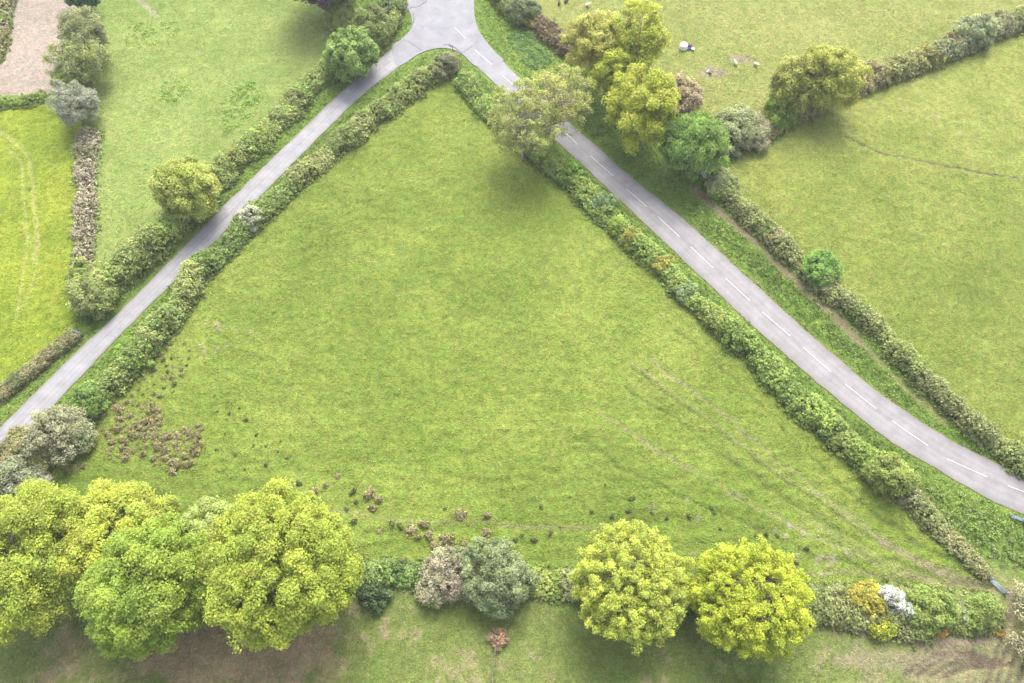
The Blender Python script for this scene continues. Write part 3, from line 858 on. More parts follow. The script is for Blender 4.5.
# along the main road hedge
shrub('hawthorn_shrub', 'large yellow green bush ending the hedge by the dark pole', 887, 475, 38, [(0.19, 0.23, 0.05), (0.16, 0.20, 0.05)], 217, n_puff=48)
shrub('elder_shrub', 'pale bluish green bush near the top of the roadside hedge', 598, 204, 22, [(0.17, 0.25, 0.11), (0.14, 0.21, 0.09)], 218, n_puff=34)
shrub('elder_shrub', 'pale bluish green bush halfway along the roadside hedge', 687, 293, 22, [(0.15, 0.21, 0.08), (0.18, 0.24, 0.10)], 219, n_puff=34)
shrub('elder_shrub', 'bright green bush under the thin road tree', 572, 177, 26, [(0.14, 0.24, 0.04), (0.12, 0.20, 0.04)], 220, n_puff=34)
shrub('bronze_shrub', 'yellow bronze bush between the two pale bluish roadside bushes', 633, 240, 22, [(0.27, 0.24, 0.045), (0.20, 0.22, 0.05)], 221, n_puff=34)
shrub('elder_shrub', 'lime green bush just above the yellow bronze roadside bush', 617, 226, 20, [(0.19, 0.27, 0.04), (0.16, 0.23, 0.04)], 222, n_puff=30)
shrub('bronze_shrub', 'golden bush below the yellow bronze roadside bush', 664, 266, 20, [(0.26, 0.25, 0.045), (0.19, 0.21, 0.05)], 223, n_puff=30)
shrub('hawthorn_shrub', 'big green bush standing tall in the sparse hedge beyond the road', 822, 272, 32, [(0.13, 0.23, 0.045), (0.11, 0.20, 0.04), (0.17, 0.26, 0.06)], 224, n_puff=44)
shrub('hawthorn_shrub', 'leafy grey green bush at the gate end of the sparse hedge', 722, 186, 28, [(0.17, 0.21, 0.08), (0.20, 0.23, 0.10)], 225, n_puff=40)
shrub('elder_shrub', 'small bright green bush next to the field gate', 716, 193, 15, [(0.20, 0.27, 0.03), (0.16, 0.24, 0.03)], 226, n_puff=24)
shrub('sallow_shrub', 'pale grey green billowing shrub beside the drooping willow', 737, 127, 44, [(0.22, 0.25, 0.12), (0.19, 0.22, 0.10), (0.25, 0.27, 0.15)], 227, n_puff=64, puff=0.24, dens=0.8)
shrub('sallow_shrub', 'silvery twiggy shrub in front of the billowing pale shrub', 754, 134, 30, [(0.26, 0.25, 0.16), (0.20, 0.20, 0.11)], 228, n_puff=44, dens=0.7, twigs=6, leaf=0.22)
shrub('holly_shrub', 'deep green bush between silvery shrub and olive gold tree', 781, 115, 32, [(0.13, 0.20, 0.035), (0.17, 0.23, 0.04)], 229, n_puff=40)
shrub('bare_shrub', 'brown twiggy bush behind the big clumpy yellow tree', 680, 96, 36, [(0.25, 0.20, 0.11), (0.21, 0.18, 0.09)], 230, n_puff=50, leaf=0.22, dens=0.42, twigs=8, mat=M_TWIG)
shrub('holly_shrub', 'dark green bush tight against the olive gold tree in the patchwork hedge', 849, 80, 22, [(0.10, 0.18, 0.045), (0.13, 0.21, 0.06)], 231, n_puff=34)
shrub('pink_shrub', 'pinkish brown bush in the patchwork hedge past the olive gold tree', 873, 75, 22, [(0.23, 0.19, 0.10), (0.20, 0.19, 0.08)], 232, n_puff=36)
shrub('gorse_shrub', 'yellow orange bush halfway along the patchwork hedge', 924, 57, 22, [(0.27, 0.23, 0.05), (0.23, 0.22, 0.06)], 233, n_puff=36)
shrub('rust_shrub', 'reddish brown bush beyond the yellow orange bush', 948, 48, 17, [(0.21, 0.155, 0.07), (0.17, 0.155, 0.065)], 234, n_puff=30)
shrub('sallow_shrub', 'tall grey green bush in the far part of the patchwork hedge', 972, 34, 34, [(0.18, 0.22, 0.11), (0.22, 0.25, 0.13)], 235, n_puff=44)
shrub('bare_shrub', 'mauve brown bush near the far end of the patchwork hedge', 1002, 27, 22, [(0.18, 0.165, 0.11), (0.16, 0.17, 0.085)], 236, n_puff=34)
# along the lane
shrub('hawthorn_shrub', 'grey green bush in the field corner facing the junction', 447, 66, 26, [(0.17, 0.18, 0.09), (0.14, 0.16, 0.07), (0.20, 0.20, 0.12)], 237, n_puff=40, twigs=5)
shrub('blossoming_hawthorn', 'grey white blossoming bush on the field side of the lane hedge', 250, 219, 20, [(0.34, 0.33, 0.27), (0.19, 0.21, 0.10)], 238, n_puff=32, leaf=0.2, mat=M_TWIG, aspect=1.2)
shrub('elder_shrub', 'bright green bush at the lower part of the lane hedge', 133, 354, 30, [(0.15, 0.24, 0.04), (0.18, 0.25, 0.05)], 239, n_puff=40)
shrub('elder_shrub', 'deep green bush next to the grey twiggy thicket', 93, 403, 30, [(0.11, 0.18, 0.04), (0.14, 0.21, 0.05)], 240, n_puff=40)
shrub('bare_shrub', 'large grey mauve twiggy thicket beside the lane', 62, 432, 54, [(0.18, 0.185, 0.105), (0.155, 0.175, 0.075), (0.17, 0.165, 0.095)], 241, n_puff=55, leaf=0.2, dens=0.4, twigs=7, mat=M_TWIG, bark=M_PALEBARK, puff=0.24)
shrub('sallow_shrub', 'pale green bush on the field side of the grey thicket', 80, 437, 30, [(0.21, 0.25, 0.12), (0.17, 0.21, 0.09)], 242, n_puff=36)
shrub('sallow_shrub', 'olive scrub between grey thicket and edge oak', 28, 458, 46, [(0.18, 0.18, 0.07), (0.15, 0.17, 0.06), (0.21, 0.19, 0.10)], 243, n_puff=54)
shrub('sallow_shrub', 'silver leaved scrub at the photo edge above the edge oak', 18, 484, 50, [(0.22, 0.25, 0.15), (0.16, 0.19, 0.09), (0.20, 0.19, 0.15)], 244, n_puff=54)
shrub('gorse_shrub', 'pale golden bush in the lane hedge below the compact pale yellow tree', 133, 250, 24, [(0.26, 0.24, 0.07), (0.18, 0.20, 0.055)], 245, n_puff=34)
shrub('hawthorn_shrub', 'light green rounded bush where the lane hedge meets the bare brown hedge', 83, 281, 28, [(0.19, 0.24, 0.06), (0.16, 0.20, 0.05)], 246, n_puff=36)
shrub('hawthorn_shrub', 'broad olive bush at the lower end of the tall lane hedge', 95, 298, 40, OL, 247, n_puff=50)
shrub('hawthorn_shrub', 'yellow green bush in the lane hedge above the dense glossy tree', 344, 19, 32, [(0.20, 0.24, 0.07), (0.17, 0.21, 0.06)], 248, n_puff=44)
shrub('hawthorn_shrub', 'tall olive bush beside the yellow green bush at the junction', 374, 30, 36, [(0.17, 0.21, 0.06), (0.14, 0.18, 0.055)], 249, n_puff=48)
shrub('elder_shrub', 'dark leafy bush at the verge behind the white sign', 393, 8, 22, [(0.09, 0.13, 0.05), (0.12, 0.16, 0.055)], 250, n_puff=30)
shrub('gorse_shrub', 'yellow tipped bush in the lane hedge above the pale yellow tree', 228, 162, 24, [(0.22, 0.22, 0.05), (0.15, 0.18, 0.05)], 251, n_puff=34)
# by the junction, far side
shrub('sallow_shrub', 'round grey green bush above the leafy patch at the junction', 523, 12, 30, [(0.15, 0.19, 0.09), (0.12, 0.16, 0.075)], 252, n_puff=40)
shrub('dark_shrub', 'dark bush cut by the photo top next to the junction', 505, -4, 24, [(0.07, 0.09, 0.05), (0.09, 0.12, 0.06)], 253, n_puff=30)
shrub('gorse_shrub', 'golden brown bush behind the leafy patch at the junction', 534, 24, 14, [(0.28, 0.22, 0.05), (0.2, 0.18, 0.06)], 254, n_puff=22)

# weeds: low leafy patches
NET = [(0.155, 0.25, 0.045), (0.175, 0.27, 0.05)]


def weed_patch(label, pts, h, pal, seed, dens=3.0, leaf=0.2, rows=False, name='nettle_patch', cat='weeds'):
    rng = np.random.default_rng(seed)
    P = path(pts)[:, :2]
    lo, hi = P.min(0), P.max(0)
    n = int((hi[0] - lo[0]) * (hi[1] - lo[1]) * dens)
    q = rng.uniform(lo, hi, (n, 2))
    q = q[inpoly(q[:, 0], q[:, 1], P)]
    if not rows:
        q = q[fbm(q[:, 0], q[:, 1], 2.2, 2, seed % 9) > -0.7 + 0.8 * rng.random(len(q))]
    o = q.mean(0)
    C = np.column_stack([q - o, rng.uniform(0.4, 1.0, len(q)) * h * 0.45])
    if rows:
        C[:, 2] *= 0.7 + 0.5 * np.sin((q[:, 0] * 0.75 + q[:, 1] * 0.66) * 2.8)
    r = rng.uniform(0.25, 0.55, len(q))
    V, Fc, T = leaves(rng, C, r, 14, leaf * 0.75, palette_mix(rng, pal, len(q)), up=0.6, squash=0.7)
    V[:, 2] = np.maximum(V[:, 2], 0.02)
    ob = link(name, np_mesh(name, V, Fc, T), M_LEAF, None, (o[0], o[1], 0))
    return tag(ob, label, cat)


weed_patch('dark green leafy patch in ridges beside the main road by the junction', [(506, 36), (520, 31), (535, 36), (552, 52), (550, 66), (535, 70), (520, 60)], 0.9, [(0.095, 0.18, 0.055), (0.075, 0.15, 0.045), (0.13, 0.21, 0.085)], 301, dens=4.5, rows=True, name='bramble_patch')
weed_patch('bright green nettle patch nearest the photo top in the pale pasture', [(120, 30), (145, 22), (182, 22), (180, 34), (160, 44), (130, 50)], 0.4, NET, 302, dens=1.6)
weed_patch('bright green nettle patch in the middle of the pale pasture', [(160, 82), (185, 78), (190, 90), (172, 106), (158, 100)], 0.4, NET, 303, dens=2.2)
weed_patch('largest bright green nettle patch close to the lane hedge', [(225, 92), (255, 80), (262, 100), (245, 125), (222, 135)], 0.5, NET, 304, dens=2.6)
weed_patch('narrow bright green nettle patch along the arena tree line', [(98, 105), (104, 108), (104, 140), (96, 142)], 0.5, NET, 305, dens=1.6)

weed_patch('tall rough green growth filling the wedge between scrubby hedge and road bend', [(908, 488), (925, 486), (960, 502), (1000, 522), (1030, 545), (1024, 566), (1000, 566), (975, 548), (940, 518)], 1.3,
           [(0.125, 0.19, 0.045), (0.10, 0.165, 0.035), (0.16, 0.205, 0.07), (0.145, 0.165, 0.07)], 306, dens=2.2, leaf=0.26, name='bramble_patch')
weed_patch('strip of coarse green growth between main road and bare ditch line', [(676, 200), (690, 205), (740, 246), (800, 300), (850, 345), (905, 400), (890, 394), (835, 348), (770, 288), (715, 240)], 0.6,
           [(0.105, 0.17, 0.04), (0.13, 0.185, 0.05), (0.085, 0.145, 0.035)], 307, dens=1.3, leaf=0.22, name='bramble_patch')
# ------------------------------------------------------------------ dead rush tussocks
TUSS = [(0.22, 0.185, 0.09), (0.16, 0.145, 0.062), (0.28, 0.225, 0.13), (0.125, 0.135, 0.045)]
GTUSS = [(0.08, 0.10, 0.03), (0.06, 0.085, 0.022), (0.11, 0.10, 0.045)]


def tuss_mesh(seed, pal):
    """a dome of arching blades one metre across"""
    rng = np.random.default_rng(seed)
    n = 34
    a, q = rng.uniform(0, 6.28, n), rng.uniform(0, 1, n) ** 0.6
    R = 0.36 * (1 + 0.3 * np.sin(a * 2 + seed) + 0.15 * np.sin(a * 5))
    C = np.column_stack([np.cos(a) * q * R, np.sin(a) * q * R, 0.06 + 0.30 * (1 - q ** 2) * rng.uniform(0.6, 1.1, n)])
    V, Fc, t = leaves(rng, C, rng.uniform(0.1, 0.2, n), 13, 0.12, palette_mix(rng, pal, n) * np.exp(rng.normal(size=(n, 1)) * 0.15), up=0.5, asp=0.28, low=-0.1, hang=-0.5)
    V[:, 2] = np.maximum(V[:, 2], 0.0)
    return np_mesh('rush_tussock', V, Fc, t)


TM = [tuss_mesh(400 + i, TUSS) for i in range(4)]
GM = [tuss_mesh(420 + i, GTUSS) for i in range(4)]
for m_ in TM + GM:
    m_.materials.append(M_TWIG)
trng = np.random.default_rng(77)


def tuss(px, py, w, meshes, label, group):
    P = at(px, py, 0.1)
    s = w * 0.86 / ppm(P)
    ob = bpy.data.objects.new('rush_tussock', meshes[trng.integers(4)])
    COL.objects.link(ob)
    ob.location = (P[0], P[1], 0)
    ob.rotation_euler = (0, 0, trng.uniform(0, 6.28))
    ob.scale = (s * trng.uniform(.75, 1.15), s * trng.uniform(.7, 1.1), s * trng.uniform(0.9, 1.3))
    tag(ob, label, 'grass tussock', group)


def tuss_poly(poly, n, wr, meshes, label, group, sep):
    P = np.array(poly, float)
    lo, hi = P.min(0), P.max(0)
    got = []
    tries = 0
    while len(got) < n and tries < 6000:
        tries += 1
        q = trng.uniform(lo, hi)
        if inpoly(q[:1], q[1:], P)[0] and all((q[0] - g[0]) ** 2 + (q[1] - g[1]) ** 2 > sep * sep for g in got):
            got.append(q)
            tuss(q[0], q[1], trng.uniform(*wr), meshes, label, group)


tuss_poly([(100, 415), (128, 400), (161, 398), (160, 424), (140, 462), (106, 460)], 70, (4, 12), TM, 'straw brown dead rush clump packed in the patch nearest the lane thicket', 'rush clumps in the thick patch by the thicket', 4.2)
tuss_poly([(152, 436), (203, 424), (205, 440), (192, 464), (168, 476), (153, 462)], 54, (4, 12), TM, 'straw brown dead rush clump in the second patch above the bright green oak', 'rush clumps in the patch above the oaks', 4.2)
tuss_poly([(128, 398), (152, 362), (165, 345), (194, 343), (190, 360), (172, 395), (150, 398)], 34, (4, 7.5), TM[:2] + GM[:2], 'small brown rush clump strung along the lane hedge shade', 'rush clumps strung along the lane hedge', 6)
for x, y, w in ((75, 468, 10), (84, 466, 9), (67, 470, 8)):
    tuss(x, y, w, TM, 'brown dead rush clump in the corner under the silver scrub', 'rush clumps in the scrub corner')
tuss_poly([(200, 380), (290, 440), (290, 480), (225, 482), (205, 440)], 24, (3, 6), GM, 'small dark green rush tuft scattered beyond the straw brown patches', 'scattered dark rush tufts', 9)
for x, y, w, k in ((299, 484, 9, 1), (315, 492, 12, 0), (326, 486, 9, 0), (337, 476, 7, 0), (353, 492, 10, 1), (317, 504, 10, 1), (347, 509, 7, 1), (356, 502, 7, 1), (354, 522, 9, 1), (379, 532, 8, 0), (392, 524, 10, 1), (400, 526, 8, 1)):
    tuss(x, y, w, (TM, GM)[k], 'mixed brown and green rush clump strung above the largest oak', 'rush clumps above the largest oak')
for x, y, w in ((370, 494, 16), (379, 500, 13), (373, 508, 12)):
    tuss(x, y, w, TM, 'big mauve brown rush clump of the tight threesome above the largest oak', 'tight threesome of rush clumps')
tuss(460.5, 514, 15, TM[:1] * 4, 'lone big dark brown rush clump above the bare pinkish shrub', 'grass tussock')
tuss(487, 516, 13, TM, 'brown rush clump, upper of the pair above the bluish willow', 'grass tussock')
tuss(487, 533, 12, TM, 'brown rush clump, lower of the pair above the bluish willow', 'grass tussock')
for o_ in [o for o in COL.objects if o.get('group') == 'grass tussock']:
    del o_['group']
for x, y, w in ((424, 525, 15), (411, 531, 13), (429, 536, 16), (436, 547, 17), (447, 540, 20), (418, 537, 11), (463, 545, 12), (442, 552, 13), (404, 561, 9), (456, 552, 12)):
    tuss(x, y, w, TM, 'pinkish straw rush clump heaped behind the bare pinkish shrub', 'rush clumps heaped behind the bare shrub')
for x, y, w in ((515, 540, 8), (534, 540, 9), (445, 509, 6), (541, 507, 8), (522, 536, 6), (551, 533, 7), (560, 527, 5), (591.5, 512, 7), (612, 516, 7), (628, 511, 7), (632, 499, 9), (652, 513, 6), (667, 518, 7), (689, 516, 7), (712, 508, 6), (714, 513, 5), (756, 536, 6), (766, 535, 7), (777, 536, 8),
                (807, 548, 8), (796, 563, 8), (605, 485, 5), (720, 529, 5), (570, 497, 4), (660, 495, 4)):
    tuss(x, y, w, GM, 'dark green rush tuft dotted in the lower pasture above the bottom trees', 'dark tufts dotted in the lower pasture')

# ------------------------------------------------------------------ animals and farm bits


def sheep_mesh(name, mat, scale=1.0):
    v = [(0, 0, .62), (.28, 0, .64), (-.28, 0, .64), (-.48, 0, .62), (.48, 0, .74), (.62, 0, .92), (.80, 0, .86), (.30, .14, .40), (.30, .15, .2), (.30, .15, 0.02), (.30, -.14, .40), (.30, -.15, .2), (.30, -.15, 0.02),
         (-.34, .15, .42), (-.40, .15, .22), (-.36, .15, 0.02), (-.34, -.15, .42), (-.40, -.15, .22), (-.36, -.15, 0.02), (.60, .13, .93), (.60, -.13, .93)]
    e = [(0, 1), (0, 2), (2, 3), (1, 4), (4, 5), (5, 6), (1, 7), (7, 8), (8, 9), (1, 10), (10, 11), (11, 12), (2, 13), (13, 14), (14, 15), (2, 16), (16, 17), (17, 18), (5, 19), (5, 20)]
    r = [.27, .27, .29, .22, .17, .10, .06, .08, .04, .035, .08, .04, .035, .10, .045, .035, .10, .045, .035, .03, .03]
    me = bpy.data.meshes.new(name)
    me.from_pydata([(a * scale, b * scale, c * scale) for a, b, c in v], e, [])
    me.materials.append(mat)
    o = bpy.data.objects.new(name, me)
    COL.objects.link(o)
    md = o.modifiers.new('skin', 'SKIN')
    for i, q in enumerate(r):
        me.skin_vertices[0].data[i].radius = (q * scale, q * scale)
    me.skin_vertices[0].data[0].use_root = True
    sb = o.modifiers.new('smooth', 'SUBSURF')
    sb.levels = sb.render_levels = 2
    return o


def place(o, px, py, rz):
    p = at(px, py)
    o.location = (p[0], p[1], 0.0)
    o.rotation_euler = (0, 0, rz)


sh = sheep_mesh('sheep', M_FLEECE, 1.05)
place(sh, 587, 7, 0.3)
tag(sh, 'white sheep grazing at the photo top beyond the golden brown tree', 'sheep', 'sheep in the top pasture')
for (x, y, rz, lab) in ((574, 30, 1.2, 'white sheep half hidden by the golden brown tree'), (735, 65, 2.0, 'white sheep on the bale side of the upper bare patch'), (755, 66, -0.9, 'white sheep on the olive gold tree side of the upper bare patch')):
    c = sh.copy()
    COL.objects.link(c)
    place(c, x, y, rz)
    tag(c, lab, 'sheep', 'sheep in the top pasture')
bs = sheep_mesh('sheep', M_DARKFLEECE, 0.95)
place(bs, 559, 5, 1.3)
tag(bs, 'black sheep nearest the junction in the top pasture', 'sheep', 'sheep in the top pasture')
c = bs.copy()
COL.objects.link(c)
place(c, 566, 3, 0.4)
tag(c, 'second black sheep close to the photo top, between a black one and a white one', 'sheep', 'sheep in the top pasture')
lb = sheep_mesh('lamb', M_FLEECE, 0.7)
place(lb, 707, 73, 0.9)
tag(lb, 'small white lamb standing on the lower bare patch', 'lamb')
lb2 = sheep_mesh('lamb', M_DARKFLEECE, 0.6)
place(lb2, 709.5, 74.5, -0.7)
tag(lb2, 'small dark lamb on the lower bare patch beside the white lamb', 'lamb')


def lathe(name, prof, mat, k=20):
    prof = np.array(prof, float)
    th = np.arange(k) / k * 2 * math.pi
    V = np.stack([prof[:, None, 0] * np.cos(th), prof[:, None, 0] * np.sin(th), np.repeat(prof[:, 1:2], k, 1)], -1).reshape(-1, 3)
    i = np.arange(len(prof) - 1)[:, None] * k
    a = np.arange(k)
    b = (a + 1) % k
    Fc = np.stack([i + a, i + b, i + k + b, i + k + a], -1).reshape(-1, 4)
    me = np_mesh(name, V, Fc, smooth=True)
    me.materials.append(mat)
    return me


bale = link('wrapped_bale', lathe('wrapped_bale', [(0, 0), (0.74, 0.0), (0.85, 0.10), (0.88, 0.4), (0.88, 0.95), (0.84, 1.2), (0.72, 1.33), (0.4, 1.37), (0, 1.38)], M_WRAP), None)
place(bale, 683, 49, 0)
tag(bale, 'white plastic wrapped round bale standing beyond the yellow trees', 'bale')
trough = thing('feed_trough', 'small blue feed trough beside the white wrapped bale', 'trough', at(690, 49.5), 0.5)
V, Fc = boxes([(0, 0.22, .3, 1.1, .05, .34, 0), (0, -0.22, .3, 1.1, .05, .34, 0), (.56, 0, .3, .05, .48, .34, 0), (-.56, 0, .3, .05, .48, .34, 0), (0, 0, .14, 1.05, .38, .04, 0)])
link('tub', np_mesh('tub', V, Fc), M_BLUE, trough)
for sx in (-.45, .45):
    V, Fc = boxes([(sx, .17, .06, .07, .07, .16, 0), (sx, -.17, .06, .07, .07, .16, 0)])
    link('leg', np_mesh('leg', V, Fc), M_GREENP, trough)
BUCK = [(0, 0.01), (0.2, 0.01), (0.26, 0.42), (0.29, 0.44), (0.25, 0.44), (0.2, 0.06), (0, 0.05)]
for (x, y, m_, lab) in ((692.5, 50.5, M_WHITE, 'small white bucket at the end of the blue trough'), (691, 46.5, M_RED, 'small red bucket behind the blue trough'), (688.3, 46, M_GREENP, 'small dark green bucket between bale and blue trough')):
    b = link('bucket', lathe('bucket', np.array(BUCK) * 1.25, m_), None)
    place(b, x, y, 0)
    tag(b, lab, 'bucket')

# ------------------------------------------------------------------ gates, fences, posts, signs


def gate(name, label, a, b, mat, hgt=1.15):
    A, B = at(*a), at(*b)
    L_ = float(np.linalg.norm(B - A))
    root = thing(name, label, 'gate', A, math.atan2(B[1] - A[1], B[0] - A[0]))
    rails = [(L_ / 2, 0, 0.2 + i * (hgt - 0.2) / 5, L_ - 0.25, 0.05, 0.055, 0) for i in range(6)]
    V, Fc = boxes(rails)
    link('rails', np_mesh('rails', V, Fc), mat, root)
    V, Fc = boxes([(0.14, 0, 0.7, 0.06, 0.065, hgt - 0.05, 0), (L_ - 0.14, 0, 0.7, 0.06, 0.065, hgt - 0.05, 0)])
    link('frame', np_mesh('frame', V, Fc), mat, root)
    V, Fc = tubes([[0.2, 0, 0.25, L_ / 2, 0.0, hgt - 0.03, 0.035, 0.035], [L_ / 2, 0, hgt - 0.03, L_ - 0.2, 0, 0.25, 0.035, 0.035]])
    link('brace', np_mesh('brace', V, Fc), mat, root)
    for x in (0.0, L_):
        V, Fc = boxes([(x, 0, 0.7, 0.17, 0.17, 1.5, 0)])
        link('post', np_mesh('post', V, Fc), M_WOOD, root)
    return root


gate('field_gate', 'blue grey metal gate at the low corner of the triangular pasture', (988, 580), (1004, 595), M_GALV)
gate('field_gate', 'blue grey metal gate beside the road bend at the photo edge', (1008, 517), (1026, 523), M_GALV)
gate('field_gate', 'grey metal gate under the drooping willow', (699, 172), (710, 186), M_GALV)
gate('field_gate', 'pale metal gate at the end of the narrow trimmed hedge', (73, 331), (83, 336), M_GALV)


def fence(label, pts, post_gap, hgt, n_rail, mat, rail=(0.05, 0.11), cat='fence', name='wooden_fence'):
    P = resample(path(pts), post_gap)
    o = P[0].copy()
    root = thing(name, label, cat, o)
    bx = []
    for a, b in zip(P[:-1], P[1:]):
        m_ = (a + b) / 2 - o
        L_ = np.linalg.norm(b - a)
        an = math.atan2(b[1] - a[1], b[0] - a[0])
        for k in range(n_rail):
            bx.append((m_[0], m_[1], hgt * (k + 1) / (n_rail + 0.15), L_ - 0.13, rail[0], rail[1], an))
    V, Fc = boxes(bx)
    link('rails', np_mesh('rails', V, Fc), mat, root)
    V, Fc = boxes([(0, 0, hgt / 2, 0.13, 0.13, hgt + 0.2, 0.4)])
    pm = np_mesh('post', V, Fc)
    for p in P:
        link('post', pm, mat, root, tuple(p - o))
    return root


fence('pale post and rail fence along the edge of the sand arena', [(22, -14), (17, 4), (11, 22), (5, 42), (-1, 62), (-10, 92)], 2.4, 1.3, 3, M_WOOD)
fence('weathered wooden fence running from the rusty shrub to the photo bottom', [(496, 646), (494.5, 660), (493, 676), (491, 705)], 1.8, 1.15, 3, M_WOOD)
fence('thin pale fence under the arena tree line facing the pale pasture', [(93, 62), (91, 85), (89.5, 108), (88, 130)], 2.4, 1.2, 2, M_WOOD, rail=(0.03, 0.05))

pole = thing('wooden_pole', 'dark wooden pole standing by the last bush of the roadside hedge', 'pole', at(904.5, 478))
V, Fc = tubes([[0, 0, -.1, 0, 0, 5.0, 0.13, 0.10]], 10)
link('shaft', np_mesh('shaft', V, Fc), M_DARKWOOD, pole)
V, Fc = boxes([(0, 0, 4.6, 0.9, 0.08, 0.1, 0.5), (0, 0, 5.02, 0.22, 0.22, 0.05, 0.5)])
link('crossarm', np_mesh('crossarm', V, Fc), M_DARKWOOD, pole)
mp = thing('marker_post', 'small dark marker post on the lane verge', 'post', at(169.5, 288))
V, Fc = boxes([(0, 0, .5, .16, .1, 1.1, 0.5)])
link('shaft', np_mesh('shaft', V, Fc), M_DARKWOOD, mp)
V, Fc = boxes([(0, 0, 1.07, .17, .11, .06, 0.5)])
link('cap', np_mesh('cap', V, Fc), M_WHITE, mp)
sg = thing('road_sign', 'small white sign on the verge under the olive bush', 'sign', at(395.5, 30), 0.3)
V, Fc = boxes([(0, 0, 1.05, 1.1, .05, .55, 0)])
link('sign_board', np_mesh('sign_board', V, Fc), M_SIGN, sg)
for sx in (-.4, .4):
    V, Fc = boxes([(sx, .06, .6, .07, .07, 1.3, 0)])
    link('post', np_mesh('post', V, Fc), M_GALV, sg)
sp = thing('signpost', 'dark signpost on the grass tip facing the junction', 'sign', at(453, 51.5), 0.0)
V, Fc = tubes([[0, 0, -.1, 0, 0, 1.3, .07, .06]], 8)
link('shaft', np_mesh('shaft', V, Fc), M_DARKWOOD, sp)
for an, z in ((2.6, 1.15),):
    V, Fc = boxes([(math.cos(an) * .5, math.sin(an) * .5, z, .9, .05, .2, an)])
    link('finger_board', np_mesh('finger_board', V, Fc), M_DARKWOOD, sp)

# ------------------------------------------------------------------ the ground
fx = np.arange(-140, 140.01, 0.36)
fy = np.arange(2, 182.01, 0.36)
cx_ = np.array([-2400, -1200, -700, -420, -280, -210, -170, -150])
gx = np.r_[cx_, fx, -cx_[::-1]]
gy = np.r_[np.array([-1200, -600, -300, -120, -50, -20, -8]), fy, np.array([186, 195, 215, 250, 310, 420, 700, 1300, 2600])]
X, Y = np.meshgrid(gx, gy)
sh_ = X.shape
x, y = X.ravel(), Y.ravel()
# wander the borders a little
wx = x + 0.7 * fbm(x, y, 3.0, 3, 1)
wy = y + 0.7 * fbm(x, y, 3.0, 3, 2)


def zone(pts, soft=2):
    m_ = inpoly(wx, wy, path(pts)[:, :2]).astype(float).reshape(sh_)
    for _ in range(soft):
        k = np.pad(m_, 1, mode='edge')
        m_ = (k[:-2, 1:-1] + k[2:, 1:-1] + k[1:-1, :-2] + k[1:-1, 2:] + 2 * k[1:-1, 1:-1]) / 6
    return m_.ravel()


zA = zone([(446, 70), (372, 113), (320, 158), (254, 216), (205, 262), (168, 316), (100, 400), (20, 470), (-200, 620), (380, 582), (600, 590), (990, 606), (1002, 592), (985, 575), (878, 472), (720, 325), (600, 212), (540, 160), (470, 88)])
zB = zone([(97, -70), (94, 60), (89, 140), (85, 272), (110, 286), (160, 240), (225, 168), (300, 95), (338, 62), (345, 30), (330, -70)])
zC = zone([(-400, 130), (0, 106), (50, 98), (72, 100), (83, 130), (81, 300), (74, 332), (0, 392), (-400, 720)])
zD = zone([(22, -70), (22, -14), (16, 6), (0, 62), (-12, 104), (0, 102), (48, 95), (72, 92), (78, 40), (82, -10), (96, -70)], 1)
zF = zone([(560, 45), (600, 92), (700, 135), (780, 112), (850, 84), (1024, 20), (1150, -40), (1150, -95), (480, -95), (520, 5)])
zG = zone([(712, 178), (760, 148), (850, 95), (1024, 30), (1300, -60), (1700, 700), (1024, 458), (960, 414), (890, 345), (820, 276)])
zH = zone([(-400, 600), (0, 590), (100, 590), (380, 582), (600, 592), (800, 606), (1005, 620), (1012, 600), (1400, 800), (1400, 1500), (-400, 1500)])

n_big = fbm(x, y, 38, 3, 3)
n_mid = fbm(x, y, 7.0, 3, 4)
n_sml = fbm(x, y, 1.5, 3, 5)
n_tuf = fbm(x, y, 0.8, 2, 6)


def lerp(c, d, t):
    return c + (np.asarray(d) - c) * np.clip(t, 0, 1)[:, None]


VERGE = np.array([0.122, 0.188, 0.038])
tint = np.ones((len(x), 3)) * VERGE
tint = lerp(tint, (0.15, 0.19, 0.05), sstep(0.1, 0.9, n_mid + 0.3 * n_sml) * 0.6)


def field(z, base, alt, big=0.5, mid=0.5):
    c = np.ones((len(x), 3)) * np.asarray(base)
    c = lerp(c, alt, sstep(-0.9, 0.9, n_big * big + n_mid * mid))
    return c


def mixin(z, c):
    global tint
    tint = tint * (1 - z)[:, None] + c * z[:, None]


A_ = field(zA, (0.150, 0.205, 0.036), (0.180, 0.215, 0.050))
A_ = lerp(A_, (0.125, 0.185, 0.030), sstep(60, 15, y + 0.12 * x) * 0.5)
mixin(zA, A_)
mixin(zB, field(zB, (0.162, 0.225, 0.058), (0.188, 0.228, 0.074)))
C_ = field(zC, (0.158, 0.215, 0.022), (0.198, 0.232, 0.028), 0.3, 0.8)
mixin(zC, C_)
D_ = lerp(np.ones((len(x), 3)) * np.array([0.285, 0.235, 0.20]), (0.24, 0.20, 0.17), sstep(-0.3, 0.8, n_mid + 0.6 * n_sml))
mixin(zD, D_)
mixin(zF, field(zF, (0.170, 0.205, 0.048), (0.195, 0.208, 0.064)))
mixin(zG, field(zG, (0.160, 0.202, 0.040), (0.190, 0.210, 0.054)))
Hc = field(zH, (0.108, 0.155, 0.036), (0.145, 0.17, 0.055))
